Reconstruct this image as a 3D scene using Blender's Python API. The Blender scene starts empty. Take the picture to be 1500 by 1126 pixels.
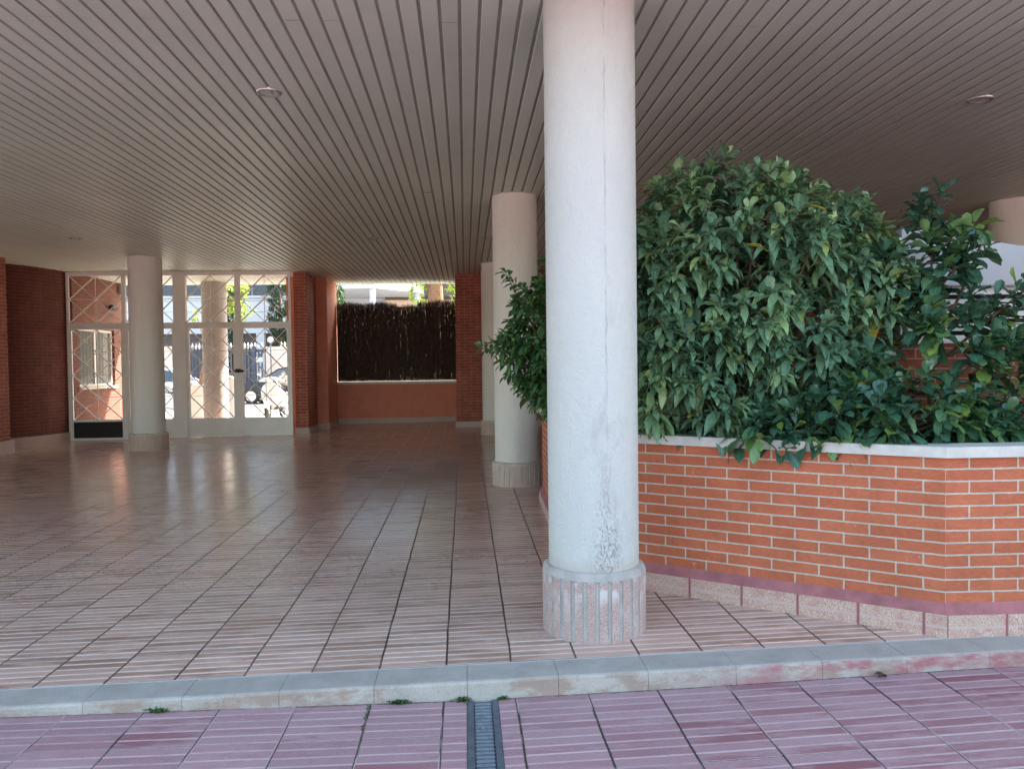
import bpy, bmesh, math, random
import numpy as np
from mathutils import Vector, Matrix
R = math.radians
random.seed(7); rng = np.random.default_rng(7)
scn = bpy.context.scene
COL = scn.collection
CEIL = 3.287
EYE = 1.4
def fz(x, y): return .010*x + .0115*(y-3.5)          # the covered floor drains gently towards the kerb

# ------------------------------------------------------------------ node helper
class G:
    def __init__(s, name):
        s.m = bpy.data.materials.new(name); s.m.use_nodes = True
        s.t = s.m.node_tree; s.t.nodes.clear()
        s.out = s.t.nodes.new('ShaderNodeOutputMaterial')
    def n(s, typ, **kw):
        nd = s.t.nodes.new(typ)
        for k, v in kw.items(): setattr(nd, k, v)
        return nd
    def l(s, a, b): s.t.links.new(a, b)
    def inp(s, sock, v):
        if v is None: return
        if isinstance(v, (int, float)): sock.default_value = v
        elif isinstance(v, tuple): sock.default_value = v if len(v) == len(sock.default_value) else (*v, 1)
        else: s.l(v, sock)
    def math(s, op, a, b=None, c=None, clamp=False):
        nd = s.n('ShaderNodeMath', operation=op, use_clamp=clamp)
        for i, v in enumerate((a, b, c)): s.inp(nd.inputs[i], v)
        return nd.outputs[0]
    def mix(s, f, a, b, mode='MIX'):
        nd = s.n('ShaderNodeMix', data_type='RGBA', blend_type=mode, clamp_factor=True)
        s.inp(nd.inputs[0], f); s.inp(nd.inputs[6], a); s.inp(nd.inputs[7], b)
        return nd.outputs[2]
    def obj(s): return s.n('ShaderNodeTexCoord').outputs['Object']
    def uv(s): return s.n('ShaderNodeTexCoord').outputs['UV']
    def xyz(s, v):
        nd = s.n('ShaderNodeSeparateXYZ'); s.l(v, nd.inputs[0]); return nd.outputs
    def vec(s, x, y, z=0.0):
        nd = s.n('ShaderNodeCombineXYZ')
        for i, v in enumerate((x, y, z)): s.inp(nd.inputs[i], v)
        return nd.outputs[0]
    def noise(s, v, scale, detail=3, rough=.55, dist=0.0):
        nd = s.n('ShaderNodeTexNoise'); s.inp(nd.inputs['Vector'], v)
        nd.inputs['Scale'].default_value = scale; nd.inputs['Detail'].default_value = detail
        nd.inputs['Roughness'].default_value = rough; nd.inputs['Distortion'].default_value = dist
        return nd.outputs[0]
    def white(s, v):
        nd = s.n('ShaderNodeTexWhiteNoise', noise_dimensions='3D'); s.l(v, nd.inputs[0]); return nd.outputs[0]
    def mapr(s, v, a, b, c=0.0, d=1.0):
        nd = s.n('ShaderNodeMapRange'); s.inp(nd.inputs[0], v)
        for i, q in enumerate((a, b, c, d)): s.inp(nd.inputs[1+i], q)
        return nd.outputs[0]
    def scalev(s, v, sc):
        nd = s.n('ShaderNodeMapping'); s.l(v, nd.inputs[0]); nd.inputs['Scale'].default_value = sc; return nd.outputs[0]
    def bump(s, h, strength=.5, dist=.01):
        nd = s.n('ShaderNodeBump'); nd.inputs['Strength'].default_value = strength; nd.inputs['Distance'].default_value = dist
        s.l(h, nd.inputs['Height']); return nd.outputs[0]
    def bsdf(s, col, rough=.6, normal=None, metal=0.0, spec=.5, coat=0.0):
        p = s.n('ShaderNodeBsdfPrincipled')
        s.inp(p.inputs['Base Color'], col); s.inp(p.inputs['Roughness'], rough); s.inp(p.inputs['Metallic'], metal)
        s.inp(p.inputs['Specular IOR Level'], spec)
        if coat: p.inputs['Coat Weight'].default_value = coat
        if normal is not None: s.l(normal, p.inputs['Normal'])
        s.l(p.outputs[0], s.out.inputs[0]); return p

def plain(name, col, rough=.6, metal=0.0, var=.12, scale=6.0, bump=.1, spec=.5):
    g = G(name); o = g.obj()
    n = g.noise(o, scale, 5, .6); n2 = g.noise(o, scale*9, 3)
    k = g.mapr(n, .3, .7, 1-var, 1+var)
    c = g.mix(1.0, (*col, 1), g.vec(k, k, k), 'MULTIPLY')
    g.bsdf(c, g.mapr(n2, .3, .7, rough-.06, rough+.06), g.bump(n2, bump, .004), metal, spec)
    return g.m

def ribbed_tiles(name, pitch, x0, skew, y0, base, base2, groove, joint, mortar, stain, gloss, floor, gw):
    g = G(name); o = g.obj(); X, Y, Z = g.xyz(o)
    crumbs = g.math('MULTIPLY', g.math('SUBTRACT', g.noise(o, 75, 3, .7), .5), .0075)
    wob = g.math('MULTIPLY', g.math('SUBTRACT', g.noise(o, 2.3, 2), .5), .012)
    x = g.math('ADD', g.math('SUBTRACT', X, x0), wob)
    v = g.math('SUBTRACT', g.math('SUBTRACT', Y, g.math('MULTIPLY', X, skew)), y0)
    col = g.white(g.vec(g.math('FLOOR', g.math('DIVIDE', x, pitch)), 7.0, 1.0))
    v = g.math('ADD', v, g.math('MULTIPLY', g.math('SUBTRACT', col, .5), .010))           # each course laid a few millimetres out
    xi = g.math('DIVIDE', x, pitch); vi = g.math('DIVIDE', v, pitch); ri = g.math('DIVIDE', v, pitch/5)
    def dist(q, p):
        f = g.math('FRACT', q); return g.math('MULTIPLY', g.math('MINIMUM', f, g.math('SUBTRACT', 1.0, f)), p)
    jx = g.mapr(g.math('ADD', dist(xi, pitch), crumbs), .0068, .0030); jv = g.mapr(g.math('ADD', dist(vi, pitch), crumbs), .0045, .0015)
    tile = g.white(g.vec(g.math('FLOOR', xi), g.math('FLOOR', vi)))
    tile2 = g.white(g.vec(g.math('FLOOR', xi), g.math('FLOOR', vi), 5.0))
    row = g.white(g.vec(g.math('FLOOR', xi), g.math('FLOOR', ri), 3.0))
    rib = g.white(g.vec(g.math('FLOOR', xi), g.math('ROUND', ri), 9.0))
    rw = g.mapr(g.math('ADD', dist(ri, pitch/5), g.math('MULTIPLY', crumbs, .4)), gw+.0025, gw-.0015)
    big = g.noise(o, .9, 4); mid = g.noise(g.scalev(o, (1.6, 6, 1)), 2.2, 5, .65); fine = g.noise(o, 260, 2, .7); grit = g.noise(o, 60, 4, .7)
    med = g.noise(o, 7, 5, .7)
    c = g.mix(tile, (*base, 1), (*base2, 1))
    c = g.mix(g.mapr(med, .3, .7, 0, .35), c, (*[q*.72 for q in base], 1))
    c = g.mix(g.mapr(fine, .42, .66, 0, .36 if floor else .5), c, (*[q*.40 for q in base], 1))
    c = g.mix(g.mapr(grit, .60, .74, 0, .4), c, (*[min(1, q*1.8) for q in base], 1))
    st = g.math('MULTIPLY', g.mapr(g.math('ADD', mid, g.mapr(row, 0, 1, -.15, .15)), .46, .64), g.mapr(big, .3, .6, .45, 1))
    if not floor: st = g.math('MULTIPLY', st, g.math('ADD', g.mapr(X, .2, 1.3, .45, 1), g.mapr(tile2, .80, .82, 0, .8)))
    c = g.mix(g.math('MULTIPLY', st, stain[3]), c, (*stain[:3], 1))
    gv = g.math('MULTIPLY', rw, g.math('MULTIPLY', g.mapr(rib, 0, 1, .55, 1), g.mapr(g.noise(g.scalev(o, (3, 9, 1)), 2.7, 4, .7), .3, .5, .4, 1)))
    if floor: gv = g.math('MULTIPLY', gv, g.mapr(Y, 6.0, 9.5, 1, .25))
    c = g.mix(gv, c, (*groove, 1))
    # joints: here dark and open, there still filled with mortar
    openx = g.mapr(g.math('ADD', g.noise(g.vec(g.math('FLOOR', xi), g.math('MULTIPLY', Y, 1.3), 2.0), 1.7, 3), g.mapr(col, 0, 1, -.16, .16)), .38 if floor else .46, .50 if floor else .56)
    jc = g.mix(openx, (*mortar, 1), (*joint, 1))
    c = g.mix(g.math('MULTIPLY', jv, g.mapr(tile2, .35, .9, .12, .85)), c, (*joint, 1))
    c = g.mix(jx, c, jc)
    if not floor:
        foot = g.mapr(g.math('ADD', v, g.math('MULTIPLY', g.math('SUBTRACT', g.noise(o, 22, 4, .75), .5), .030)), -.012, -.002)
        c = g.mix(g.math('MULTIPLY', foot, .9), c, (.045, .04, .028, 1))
    tilt = g.math('ADD', g.math('MULTIPLY', g.math('SUBTRACT', tile, .5), g.math('FRACT', xi)), g.math('MULTIPLY', g.math('SUBTRACT', tile2, .5), g.math('FRACT', vi)))
    h = g.math('SUBTRACT', g.math('SUBTRACT', g.math('MULTIPLY', fine, .14), g.math('MULTIPLY', gv, .45)), g.math('MULTIPLY', jx, g.mapr(openx, 0, 1, .4, 1)))
    h = g.math('ADD', h, g.math('MULTIPLY', grit, .3)); h = g.math('ADD', h, g.math('MULTIPLY', tilt, .9))
    rough = g.math('ADD', g.mapr(g.math('ADD', g.math('MULTIPLY', big, .5), g.math('MULTIPLY', med, .5)), .35, .65, gloss[0], gloss[1]), g.math('MULTIPLY', g.math('ADD', gv, jx), .2))
    if floor: rough = g.math('ADD', rough, g.mapr(Y, 4.0, 7.5, .2, 0))
    g.bsdf(c, rough, g.bump(h, .34, .004), 0, .5)
    return g.m

def brick(name, c1, c2, mortar, w=.25, h=.0615, m=.0052, stain=.25, bump=.8):
    g = G(name); uv = g.uv(); o = g.obj()
    wob = g.n('ShaderNodeVectorMath', operation='MULTIPLY_ADD')
    nz = g.n('ShaderNodeTexNoise'); g.l(uv, nz.inputs[0]); nz.inputs['Scale'].default_value = 28; nz.inputs['Detail'].default_value = 3
    g.l(nz.outputs['Color'], wob.inputs[0]); wob.inputs[1].default_value = (.004, .004, 0); g.l(uv, wob.inputs[2])
    b = g.n('ShaderNodeTexBrick'); g.l(wob.outputs[0], b.inputs['Vector'])
    b.offset = .5; b.inputs['Scale'].default_value = 1; b.inputs['Mortar Size'].default_value = m
    b.inputs['Brick Width'].default_value = w; b.inputs['Row Height'].default_value = h; b.inputs['Mortar Smooth'].default_value = .25
    b.inputs['Bias'].default_value = 0
    b.inputs['Color1'].default_value = (*c1, 1); b.inputs['Color2'].default_value = (*c2, 1); b.inputs['Mortar'].default_value = (*mortar, 1)
    n = g.noise(o, 5, 5, .65); f = g.noise(g.scalev(o, (1, 1, 4)), 40, 4, .7); f2 = g.noise(o, 180, 2)
    k = g.math('MULTIPLY', g.mapr(n, .3, .7, 1-stain, 1+stain*.6), g.mapr(f, .3, .7, .82, 1.14))
    c = g.mix(1.0, b.outputs[0], g.vec(k, k, k), 'MULTIPLY')
    c = g.mix(g.mapr(g.noise(o, 16, 5, .7), .66, .74, 0, .6), c, (.62, .54, .47, 1))      # lime bloom and mortar splashes
    hh = g.math('ADD', g.math('MULTIPLY', b.outputs[1], -1.0), g.math('MULTIPLY', g.math('ADD', f, f2), .22))
    g.bsdf(c, .82, g.bump(hh, bump, .006), 0, .3)
    return g.m

def leafmat(name, dark, mid, light, rough, sheen=.0, dead=True):
    g = G(name)
    a = g.n('ShaderNodeAttribute', attribute_name='tint').outputs['Fac']
    rib = g.n('ShaderNodeAttribute', attribute_name='rib').outputs['Fac']
    cr = g.n('ShaderNodeValToRGB'); g.l(a, cr.inputs[0]); e = cr.color_ramp.elements
    e[0].position = 0; e[0].color = (*dark, 1); e[1].position = .55; e[1].color = (*mid, 1)
    for p, c in ((.86, light), (.955, (light[0]*1.5, light[1]*1.15, light[2]*.7)), (.985, (.42, .34, .03) if dead else light), (1.0, (.25, .09, .03) if dead else light)):
        q = e.new(p); q.color = (*c, 1)
    c = g.mix(g.mapr(rib, .86, 1.0, 0, .38), cr.outputs[0], (light[0]*1.6, light[1]*1.4, light[2]*1.2, 1))
    o = g.obj(); n = g.noise(o, 34, 3)
    k = g.mapr(n, .3, .7, .82, 1.18); c = g.mix(1.0, c, g.vec(k, k, k), 'MULTIPLY')
    p = g.n('ShaderNodeBsdfPrincipled'); g.l(c, p.inputs['Base Color']); g.inp(p.inputs['Roughness'], g.mapr(n, .3, .7, rough-.07, rough+.1))
    p.inputs['Specular IOR Level'].default_value = .55
    g.l(g.bump(g.noise(o, 130, 2), .15, .003), p.inputs['Normal'])
    t = g.n('ShaderNodeBsdfTranslucent'); g.l(g.mix(1.0, c, (1.3, 1.5, .5, 1), 'MULTIPLY'), t.inputs[0])
    ms = g.n('ShaderNodeMixShader'); ms.inputs[0].default_value = .10
    g.l(p.outputs[0], ms.inputs[1]); g.l(t.outputs[0], ms.inputs[2]); g.l(ms.outputs[0], g.out.inputs[0])
    return g.m

# ------------------------------------------------------------------ materials
def mat_column(name, tint, wear):
    g = G(name); o = g.obj(); X, Y, Z = g.xyz(o)
    n = g.noise(g.scalev(o, (1, 1, .55)), 3.5, 5, .62); f = g.noise(g.scalev(o, (1, 1, .7)), 75, 4, .6); f2 = g.noise(o, 210, 2)
    k = g.mapr(n, .3, .7, .965, 1.03); c = g.mix(1.0, (*tint, 1), g.vec(k, k, k), 'MULTIPLY')
    seam = g.mapr(g.math('ABSOLUTE', g.math('ADD', g.math('SUBTRACT', X, .035), g.math('MULTIPLY', g.math('SUBTRACT', g.noise(g.vec(0.0, 0.0, Z), 9, 5, .7), .5), .035))), .005, .001)
    seam = g.math('MULTIPLY', seam, g.math('MULTIPLY', g.mapr(Z, .9, 1.4, .15, 1), g.mapr(g.noise(o, 9, 3), .35, .6)))
    pits = g.mapr(g.noise(o, 46, 4, .75), .68, .73)
    grime = g.math('MULTIPLY', g.mapr(g.noise(g.scalev(o, (1, 1, .35)), 11, 5, .7), .50, .72), g.mapr(g.math('ABSOLUTE', g.math('SUBTRACT', X, .045)), .17, .03))
    grime = g.math('MULTIPLY', grime, g.mapr(Z, 2.4, 1.2, .15, .7))
    chipm = g.math('MULTIPLY', g.mapr(g.math('ADD', g.math('ABSOLUTE', g.math('SUBTRACT', X, .03)), g.math('MULTIPLY', g.math('SUBTRACT', Z, .33), .10)), .11, .03), g.mapr(Z, 1.1, .5))
    chip = g.math('MULTIPLY', g.mapr(g.noise(g.scalev(o, (1, 1, .55)), 85, 4, .75), .53, .58), chipm)
    c = g.mix(g.math('MULTIPLY', grime, wear), c, (.44, .41, .40, 1))
    c = g.mix(g.math('MULTIPLY', seam, wear*.42), c, (.36, .33, .33, 1))
    c = g.mix(g.math('MULTIPLY', pits, wear*.35), c, (.45, .42, .41, 1))
    c = g.mix(g.math('MULTIPLY', chip, wear), c, (.36, .35, .36, 1))
    low = g.mapr(g.math('ADD', Z, g.math('MULTIPLY', g.noise(o, 9, 4), .10)), .47, .40); c = g.mix(g.math('MULTIPLY', low, .5*wear), c, (.52, .43, .36, 1))
    h = g.math('ADD', g.math('ADD', g.math('MULTIPLY', f, .9), g.math('MULTIPLY', f2, .35)), g.math('MULTIPLY', g.math('ADD', chip, g.math('ADD', pits, seam)), -.5))
    h = g.math('ADD', h, g.math('MULTIPLY', g.noise(o, 22, 3, .5), .9))
    g.bsdf(c, .72, g.bump(h, .75, .010), 0, .35); return g.m
M = {}
M['tile'] = ribbed_tiles('covered_floor_tile', .3085, .198, .0233, 3.606, (.71, .475, .385), (.59, .395, .32), (.93, .83, .77), (.05, .036, .03), (.22, .17, .15), (.30, .17, .115, .8), (.10, .22), True, .0062)
M['street'] = ribbed_tiles('red_street_tile', .3215, .207, .0233, 3.404, (.47, .30, .33), (.40, .245, .275), (.56, .445, .445), (.04, .034, .028), (.42, .33, .33), (.26, .105, .125, .75), (.55, .75), False, .0052)
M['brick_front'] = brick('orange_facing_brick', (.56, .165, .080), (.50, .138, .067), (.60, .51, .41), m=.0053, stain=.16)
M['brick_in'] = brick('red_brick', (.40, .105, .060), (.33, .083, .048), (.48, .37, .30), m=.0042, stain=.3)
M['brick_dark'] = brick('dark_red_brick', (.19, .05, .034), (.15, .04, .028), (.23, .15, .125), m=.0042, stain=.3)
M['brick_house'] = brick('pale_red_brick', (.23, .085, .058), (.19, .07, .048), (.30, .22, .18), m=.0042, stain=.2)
M['col_street'] = mat_column('grey_stucco', (.47, .45, .425), .12)
M['plinth'] = plain('exposed_aggregate', (.52, .38, .33), .85, 0, .2, 90, .5)
M['coping'] = plain('white_stone_coping', (.62, .60, .54), .7, 0, .12, 12, .2)
M['terracotta'] = plain('terracotta_render', (.62, .225, .14), .85, 0, .1, 5, .25)
M['white_metal'] = plain('white_paint', (.86, .83, .77), .42, 0, .05, 4, .03)
M['black'] = plain('black_rubber', (.012, .012, .012), .6, 0, .1, 8, .1)
M['grey_plastic'] = plain('grey_plastic', (.25, .25, .26), .5)
M['dark'] = plain('dark_void', (.015, .013, .012), .9)
M['steel'] = plain('galvanised_steel', (.13, .155, .19), .5, .4, .25, 20, .1)
M['steel_light'] = plain('worn_steel', (.30, .34, .39), .42, .5, .2, 25, .1)
M['chrome'] = plain('bright_metal', (.6, .6, .6), .25, .9, .05)
M['bark'] = plain('bark', (.20, .115, .065), .9, 0, .4, 14, .8)
M['twig'] = plain('dead_heather', (.075, .048, .034), .9, 0, .4, 20, .3)
M['stem'] = plain('brown_stem', (.12, .07, .04), .8, 0, .3, 20, .3)
M['soil'] = plain('soil', (.05, .035, .025), .95, 0, .4, 12, .8)
M['leaf_a'] = leafmat('laurel_leaf', (.066, .148, .090), (.145, .270, .160), (.25, .385, .17), .27)
M['leaf_b'] = leafmat('glossy_leaf', (.030, .085, .055), (.06, .15, .09), (.14, .25, .07), .17)
M['leaf_c'] = leafmat('green_leaf', (.035, .10, .035), (.06, .155, .052), (.11, .23, .06), .36, dead=False)
M['leaf_sun'] = leafmat('yellow_green_leaf', (.14, .24, .03), (.30, .42, .05), (.5, .6, .1), .5, dead=False)
M['leaf_cyp'] = leafmat('cypress_leaf', (.010, .028, .014), (.02, .05, .024), (.04, .08, .03), .6, dead=False)
M['weed'] = leafmat('weed_leaf', (.03, .075, .02), (.055, .12, .028), (.09, .16, .04), .5, dead=False)
M['stone'] = plain('beige_stone', (.62, .52, .46), .8, 0, .1, 3, .2)
M['facade'] = plain('white_cladding', (.50, .53, .57), .6, 0, .04, 2, .05)
M['facade_dark'] = plain('dark_ground_floor', (.10, .08, .075), .8)
M['winglass'] = plain('dark_window_glass', (.03, .04, .07), .1, 0, .2, 2, .02)
M['road'] = plain('pale_pavement', (.35, .33, .30), .85, 0, .12, 5, .2)
M['ground'] = plain('ground_earth', (.30, .28, .26), .9)
M['bank'] = plain('weathered_brown_render', (.17, .135, .105), .85, 0, .3, 2)
M['pinkwall'] = plain('pink_render', (.70, .52, .40), .8, 0, .06)
M['balcony'] = plain('white_render', (.50, .515, .55), .7, 0, .04)
M['car_dark'] = plain('dark_car_paint', (.02, .025, .04), .2, .2, .05, 3, .0)
M['car_silver'] = plain('silver_car_paint', (.45, .48, .52), .25, .5, .05, 3, .0)
M['carglass'] = plain('car_glass', (.06, .085, .12), .06, 0, .1, 2, .0)
M['scooter'] = plain('white_scooter_paint', (.52, .52, .51), .25, 0, .04, 3, .0)
M['lampglass'] = plain('lamp_glass', (.6, .6, .58), .2)
M['fence'] = plain('blue_grey_iron', (.05, .065, .10), .5, .2)
M['dryleaf'] = plain('dry_leaf', (.09, .04, .03), .8)

M['col_front'] = mat_column('weathered_white_stucco', (.62, .625, .59), 1.0)
M['col_in'] = mat_column('cream_stucco', (.76, .72, .64), .12)

def mat_ceiling():
    g = G('taupe_metal_slat'); o = g.obj(); X, Y, Z = g.xyz(o)
    i = g.math('FLOOR', g.math('DIVIDE', g.math('ADD', X, 20.0), .1075))
    seg = g.math('FLOOR', g.math('DIVIDE', g.math('ADD', Y, g.math('MULTIPLY', g.math('MODULO', i, 3.0), .0)), 4.2))
    r = g.white(g.vec(i, seg)); n = g.noise(o, .8, 4)
    c = g.mix(r, (.645, .70, .59, 1), (.685, .735, .62, 1))
    k = g.mapr(n, .3, .7, .94, 1.06); c = g.mix(1.0, c, g.vec(k, k, k), 'MULTIPLY')
    g.bsdf(c, .42, g.bump(g.noise(o, 3, 2), .05, .01), 0, .45); return g.m
M['slat'] = mat_ceiling()
M['slat_gap'] = plain('slat_backing', (.40, .385, .32), .8)

def mat_kerb():
    g = G('painted_kerb_stone'); o = g.obj(); X, Y, Z = g.xyz(o)
    n = g.noise(o, 6, 5, .65); f = g.noise(o, 120, 3, .6); pit = g.noise(o, 38, 3, .7)
    nrm = g.xyz(g.n('ShaderNodeNewGeometry').outputs['Normal'])
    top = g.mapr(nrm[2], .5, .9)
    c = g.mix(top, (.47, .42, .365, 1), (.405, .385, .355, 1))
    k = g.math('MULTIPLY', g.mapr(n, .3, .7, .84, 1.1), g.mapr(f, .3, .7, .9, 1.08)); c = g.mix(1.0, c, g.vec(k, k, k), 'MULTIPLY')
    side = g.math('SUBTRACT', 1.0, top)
    rust = g.math('MULTIPLY', g.mapr(g.noise(g.scalev(o, (1, 1, 2)), 3.4, 5, .72), .47, .58), side)
    c = g.mix(g.math('MULTIPLY', rust, .55), c, (.30, .17, .11, 1))
    red = g.math('MULTIPLY', g.math('MULTIPLY', g.mapr(X, .85, 1.5), side), g.mapr(g.noise(g.scalev(o, (1, 1, 3)), 4.5, 4, .7), .40, .58))
    c = g.mix(g.math('MULTIPLY', red, .85), c, (.40, .12, .14, 1))
    line = g.mapr(g.math('SUBTRACT', Y, g.math('MULTIPLY', X, .0233)), 3.589, 3.595)
    c = g.mix(g.math('MULTIPLY', g.math('MULTIPLY', line, top), .8), c, (.66, .65, .64, 1))
    c = g.mix(g.mapr(pit, .66, .74, 0, .5), c, (.2, .18, .17, 1))
    g.bsdf(c, .75, g.bump(g.math('SUBTRACT', f, g.mapr(pit, .62, .75, 0, 1)), .4, .004), 0, .35); return g.m
M['kerb'] = mat_kerb()

def mat_plinth_red():
    g = G('speckled_plinth_tile'); uv = g.uv(); o = g.obj(); U, V, W = g.xyz(uv)
    f = g.noise(o, 240, 3, .75); f2 = g.noise(o, 80, 3, .7)
    c = g.mix(g.mapr(f, .42, .60), (.78, .585, .47, 1), (.34, .19, .145, 1))
    c = g.mix(g.mapr(f2, .58, .68, 0, .7), c, (.78, .66, .58, 1))
    u = g.math('FRACT', g.math('DIVIDE', U, .305)); d = g.math('MULTIPLY', g.math('MINIMUM', u, g.math('SUBTRACT', 1.0, u)), .305)
    j = g.mapr(d, .009, .004)
    n = g.noise(o, 12, 4, .7)
    c = g.mix(g.math('MULTIPLY', g.mapr(n, .46, .64), .42), c, (.48, .19, .17, 1))
    vr = g.mapr(g.math('ABSOLUTE', g.math('SUBTRACT', V, .075)), .010, .004); c = g.mix(g.math('MULTIPLY', vr, .7), c, (.62, .45, .42, 1))
    c = g.mix(j, c, (.33, .12, .13, 1))
    g.bsdf(c, .85, g.bump(g.math('SUBTRACT', g.math('MULTIPLY', f, .6), j), .5, .005), 0, .3); return g.m
M['plinth_tile'] = mat_plinth_red()
M['fillet'] = plain('red_mortar_fillet', (.36, .13, .135), .8, 0, .22, 9, .3)

# ------------------------------------------------------------------ mesh helpers
ORG = {}
def nm(name): return name
def tag(o, label=None, cat=None, group=None, kind=None):
    if label: o['label'] = label
    if cat: o['category'] = cat
    if group: o['group'] = group
    if kind: o['kind'] = kind
    return o
def thing(name, label, cat, loc=(0, 0, 0), group=None):
    o = bpy.data.objects.new(name, None); COL.objects.link(o); o.location = loc
    o.empty_display_size = .1; ORG[o.name] = Vector(loc)
    return tag(o, label, cat, group)
def uvm(bm):
    uv = bm.loops.layers.uv.verify()
    for f in bm.faces:
        n = f.normal
        if abs(n.z) > .75:
            for l in f.loops: l[uv].uv = (l.vert.co.x, l.vert.co.y)
        else:
            t = Vector((-n.y, n.x, 0)).normalized()
            for l in f.loops: l[uv].uv = (l.vert.co.dot(t), l.vert.co.z)
def part(name, bm, mat, parent=None, label=None, smooth=False, uv=True, bevel=0, loc=None):
    """one mesh object; vertices of bm are world coordinates"""
    bm.normal_update()
    if bevel:
        bmesh.ops.bevel(bm, geom=list(bm.edges), offset=bevel, segments=2, affect='EDGES', clamp_overlap=True)
        bm.normal_update()
    if uv: uvm(bm)
    org = ORG[parent.name] if parent else Vector(loc or (0, 0, 0))
    bmesh.ops.translate(bm, verts=bm.verts, vec=-org)
    me = bpy.data.meshes.new(name); bm.to_mesh(me); bm.free()
    for m in (mat if isinstance(mat, (list, tuple)) else [mat]): me.materials.append(m)
    if smooth:
        for p in me.polygons: p.use_smooth = True
        if smooth != 'all':
            try: me.set_sharp_from_angle(angle=R(40))
            except Exception: pass
    o = bpy.data.objects.new(name, me); COL.objects.link(o)
    if parent: o.parent = parent
    else: o.location = org
    ORG[o.name] = org
    if label: o['label'] = label
    return o
def B(): return bmesh.new()
def box(bm, x0, x1, y0, y1, z0, z1, mi=0):
    v = [bm.verts.new(p) for p in ((x0,y0,z0),(x1,y0,z0),(x1,y1,z0),(x0,y1,z0),(x0,y0,z1),(x1,y0,z1),(x1,y1,z1),(x0,y1,z1))]
    for q in ((0,3,2,1),(4,5,6,7),(0,1,5,4),(1,2,6,5),(2,3,7,6),(3,0,4,7)):
        f = bm.faces.new([v[i] for i in q]); f.material_index = mi
    return bm
def obox(bm, c, ax, half, mi=0):
    """oriented box: centre, three axes, half sizes"""
    c = Vector(c); ax = [Vector(a).normalized() for a in ax]; vs = []
    for sz in (-1, 1):
        for sx, sy in ((-1,-1),(1,-1),(1,1),(-1,1)):
            vs.append(bm.verts.new(c + ax[0]*half[0]*sx + ax[1]*half[1]*sy + ax[2]*half[2]*sz))
    for q in ((0,3,2,1),(4,5,6,7),(0,1,5,4),(1,2,6,5),(2,3,7,6),(3,0,4,7)):
        f = bm.faces.new([vs[i] for i in q]); f.material_index = mi
def bar(bm, a, b, r, n=6, r2=None):
    tube(bm, [a, b], [r, r if r2 is None else r2], n)
def tube(bm, pts, rad, n=8, cap=True):
    pts = [Vector(p) for p in pts]; rings = []
    if not isinstance(rad, (list, tuple)): rad = [rad]*len(pts)
    ref = None
    for i, p in enumerate(pts):
        t = (pts[min(i+1, len(pts)-1)] - pts[max(i-1, 0)]).normalized()
        if ref is None: ref = Vector((1,0,0)) if abs(t.x) < .8 else Vector((0,1,0))
        a = t.cross(ref).normalized(); b = t.cross(a); ref = b.cross(t) if False else ref
        rings.append([bm.verts.new(p + (a*math.cos(2*math.pi*k/n) + b*math.sin(2*math.pi*k/n))*rad[i]) for k in range(n)])
    for i in range(len(rings)-1):
        for k in range(n):
            bm.faces.new((rings[i][k], rings[i][(k+1)%n], rings[i+1][(k+1)%n], rings[i+1][k]))
    if cap:
        bm.faces.new(rings[0][::-1]); bm.faces.new(rings[-1])
    bmesh.ops.recalc_face_normals(bm, faces=bm.faces)
def lathe(bm, c, prof, n=32, axis='z', cap=True):
    """profile (r, h) turned round an axis through c"""
    c = Vector(c); rings = []
    for r, h in prof:
        ring = []
        for k in range(n):
            a = 2*math.pi*k/n
            u, v = r*math.cos(a), r*math.sin(a)
            ring.append(bm.verts.new(c + Vector({'z': (u, v, h), 'x': (h, u, v), 'y': (u, h, v)}[axis])))
        rings.append(ring)
    for i in range(len(rings)-1):
        for k in range(n): bm.faces.new((rings[i][k], rings[i][(k+1)%n], rings[i+1][(k+1)%n], rings[i+1][k]))
    if cap: bm.faces.new(rings[0][::-1]); bm.faces.new(rings[-1])
    bmesh.ops.recalc_face_normals(bm, faces=bm.faces)
def prism(bm, poly, z0, z1):
    """plan polygon (ccw) between two heights; z may be per-point lists"""
    n = len(poly); f0 = z0 if isinstance(z0, (list, tuple)) else [z0]*n; f1 = z1 if isinstance(z1, (list, tuple)) else [z1]*n
    lo = [bm.verts.new((p[0], p[1], f0[i])) for i, p in enumerate(poly)]; hi = [bm.verts.new((p[0], p[1], f1[i])) for i, p in enumerate(poly)]
    bm.faces.new(lo[::-1]); bm.faces.new(hi)
    for i in range(n): bm.faces.new((lo[i], lo[(i+1)%n], hi[(i+1)%n], hi[i]))
    bmesh.ops.recalc_face_normals(bm, faces=bm.faces)
def rawmesh(name, verts, faces, mat, parent, attrs=None, smooth=True):
    org = np.array(ORG[parent.name]) if parent else np.zeros(3)
    me = bpy.data.meshes.new(name); me.from_pydata((verts - org).tolist(), [], faces.tolist()); me.materials.append(mat)
    for k, a in (attrs or {}).items():
        at = me.attributes.new(k, 'FLOAT', 'POINT'); at.data.foreach_set('value', a.astype(np.float32))
    if smooth: me.polygons.foreach_set('use_smooth', np.ones(len(me.polygons), bool))
    o = bpy.data.objects.new(name, me); COL.objects.link(o)
    if parent: o.parent = parent; ORG[o.name] = ORG[parent.name]
    return o

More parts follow.
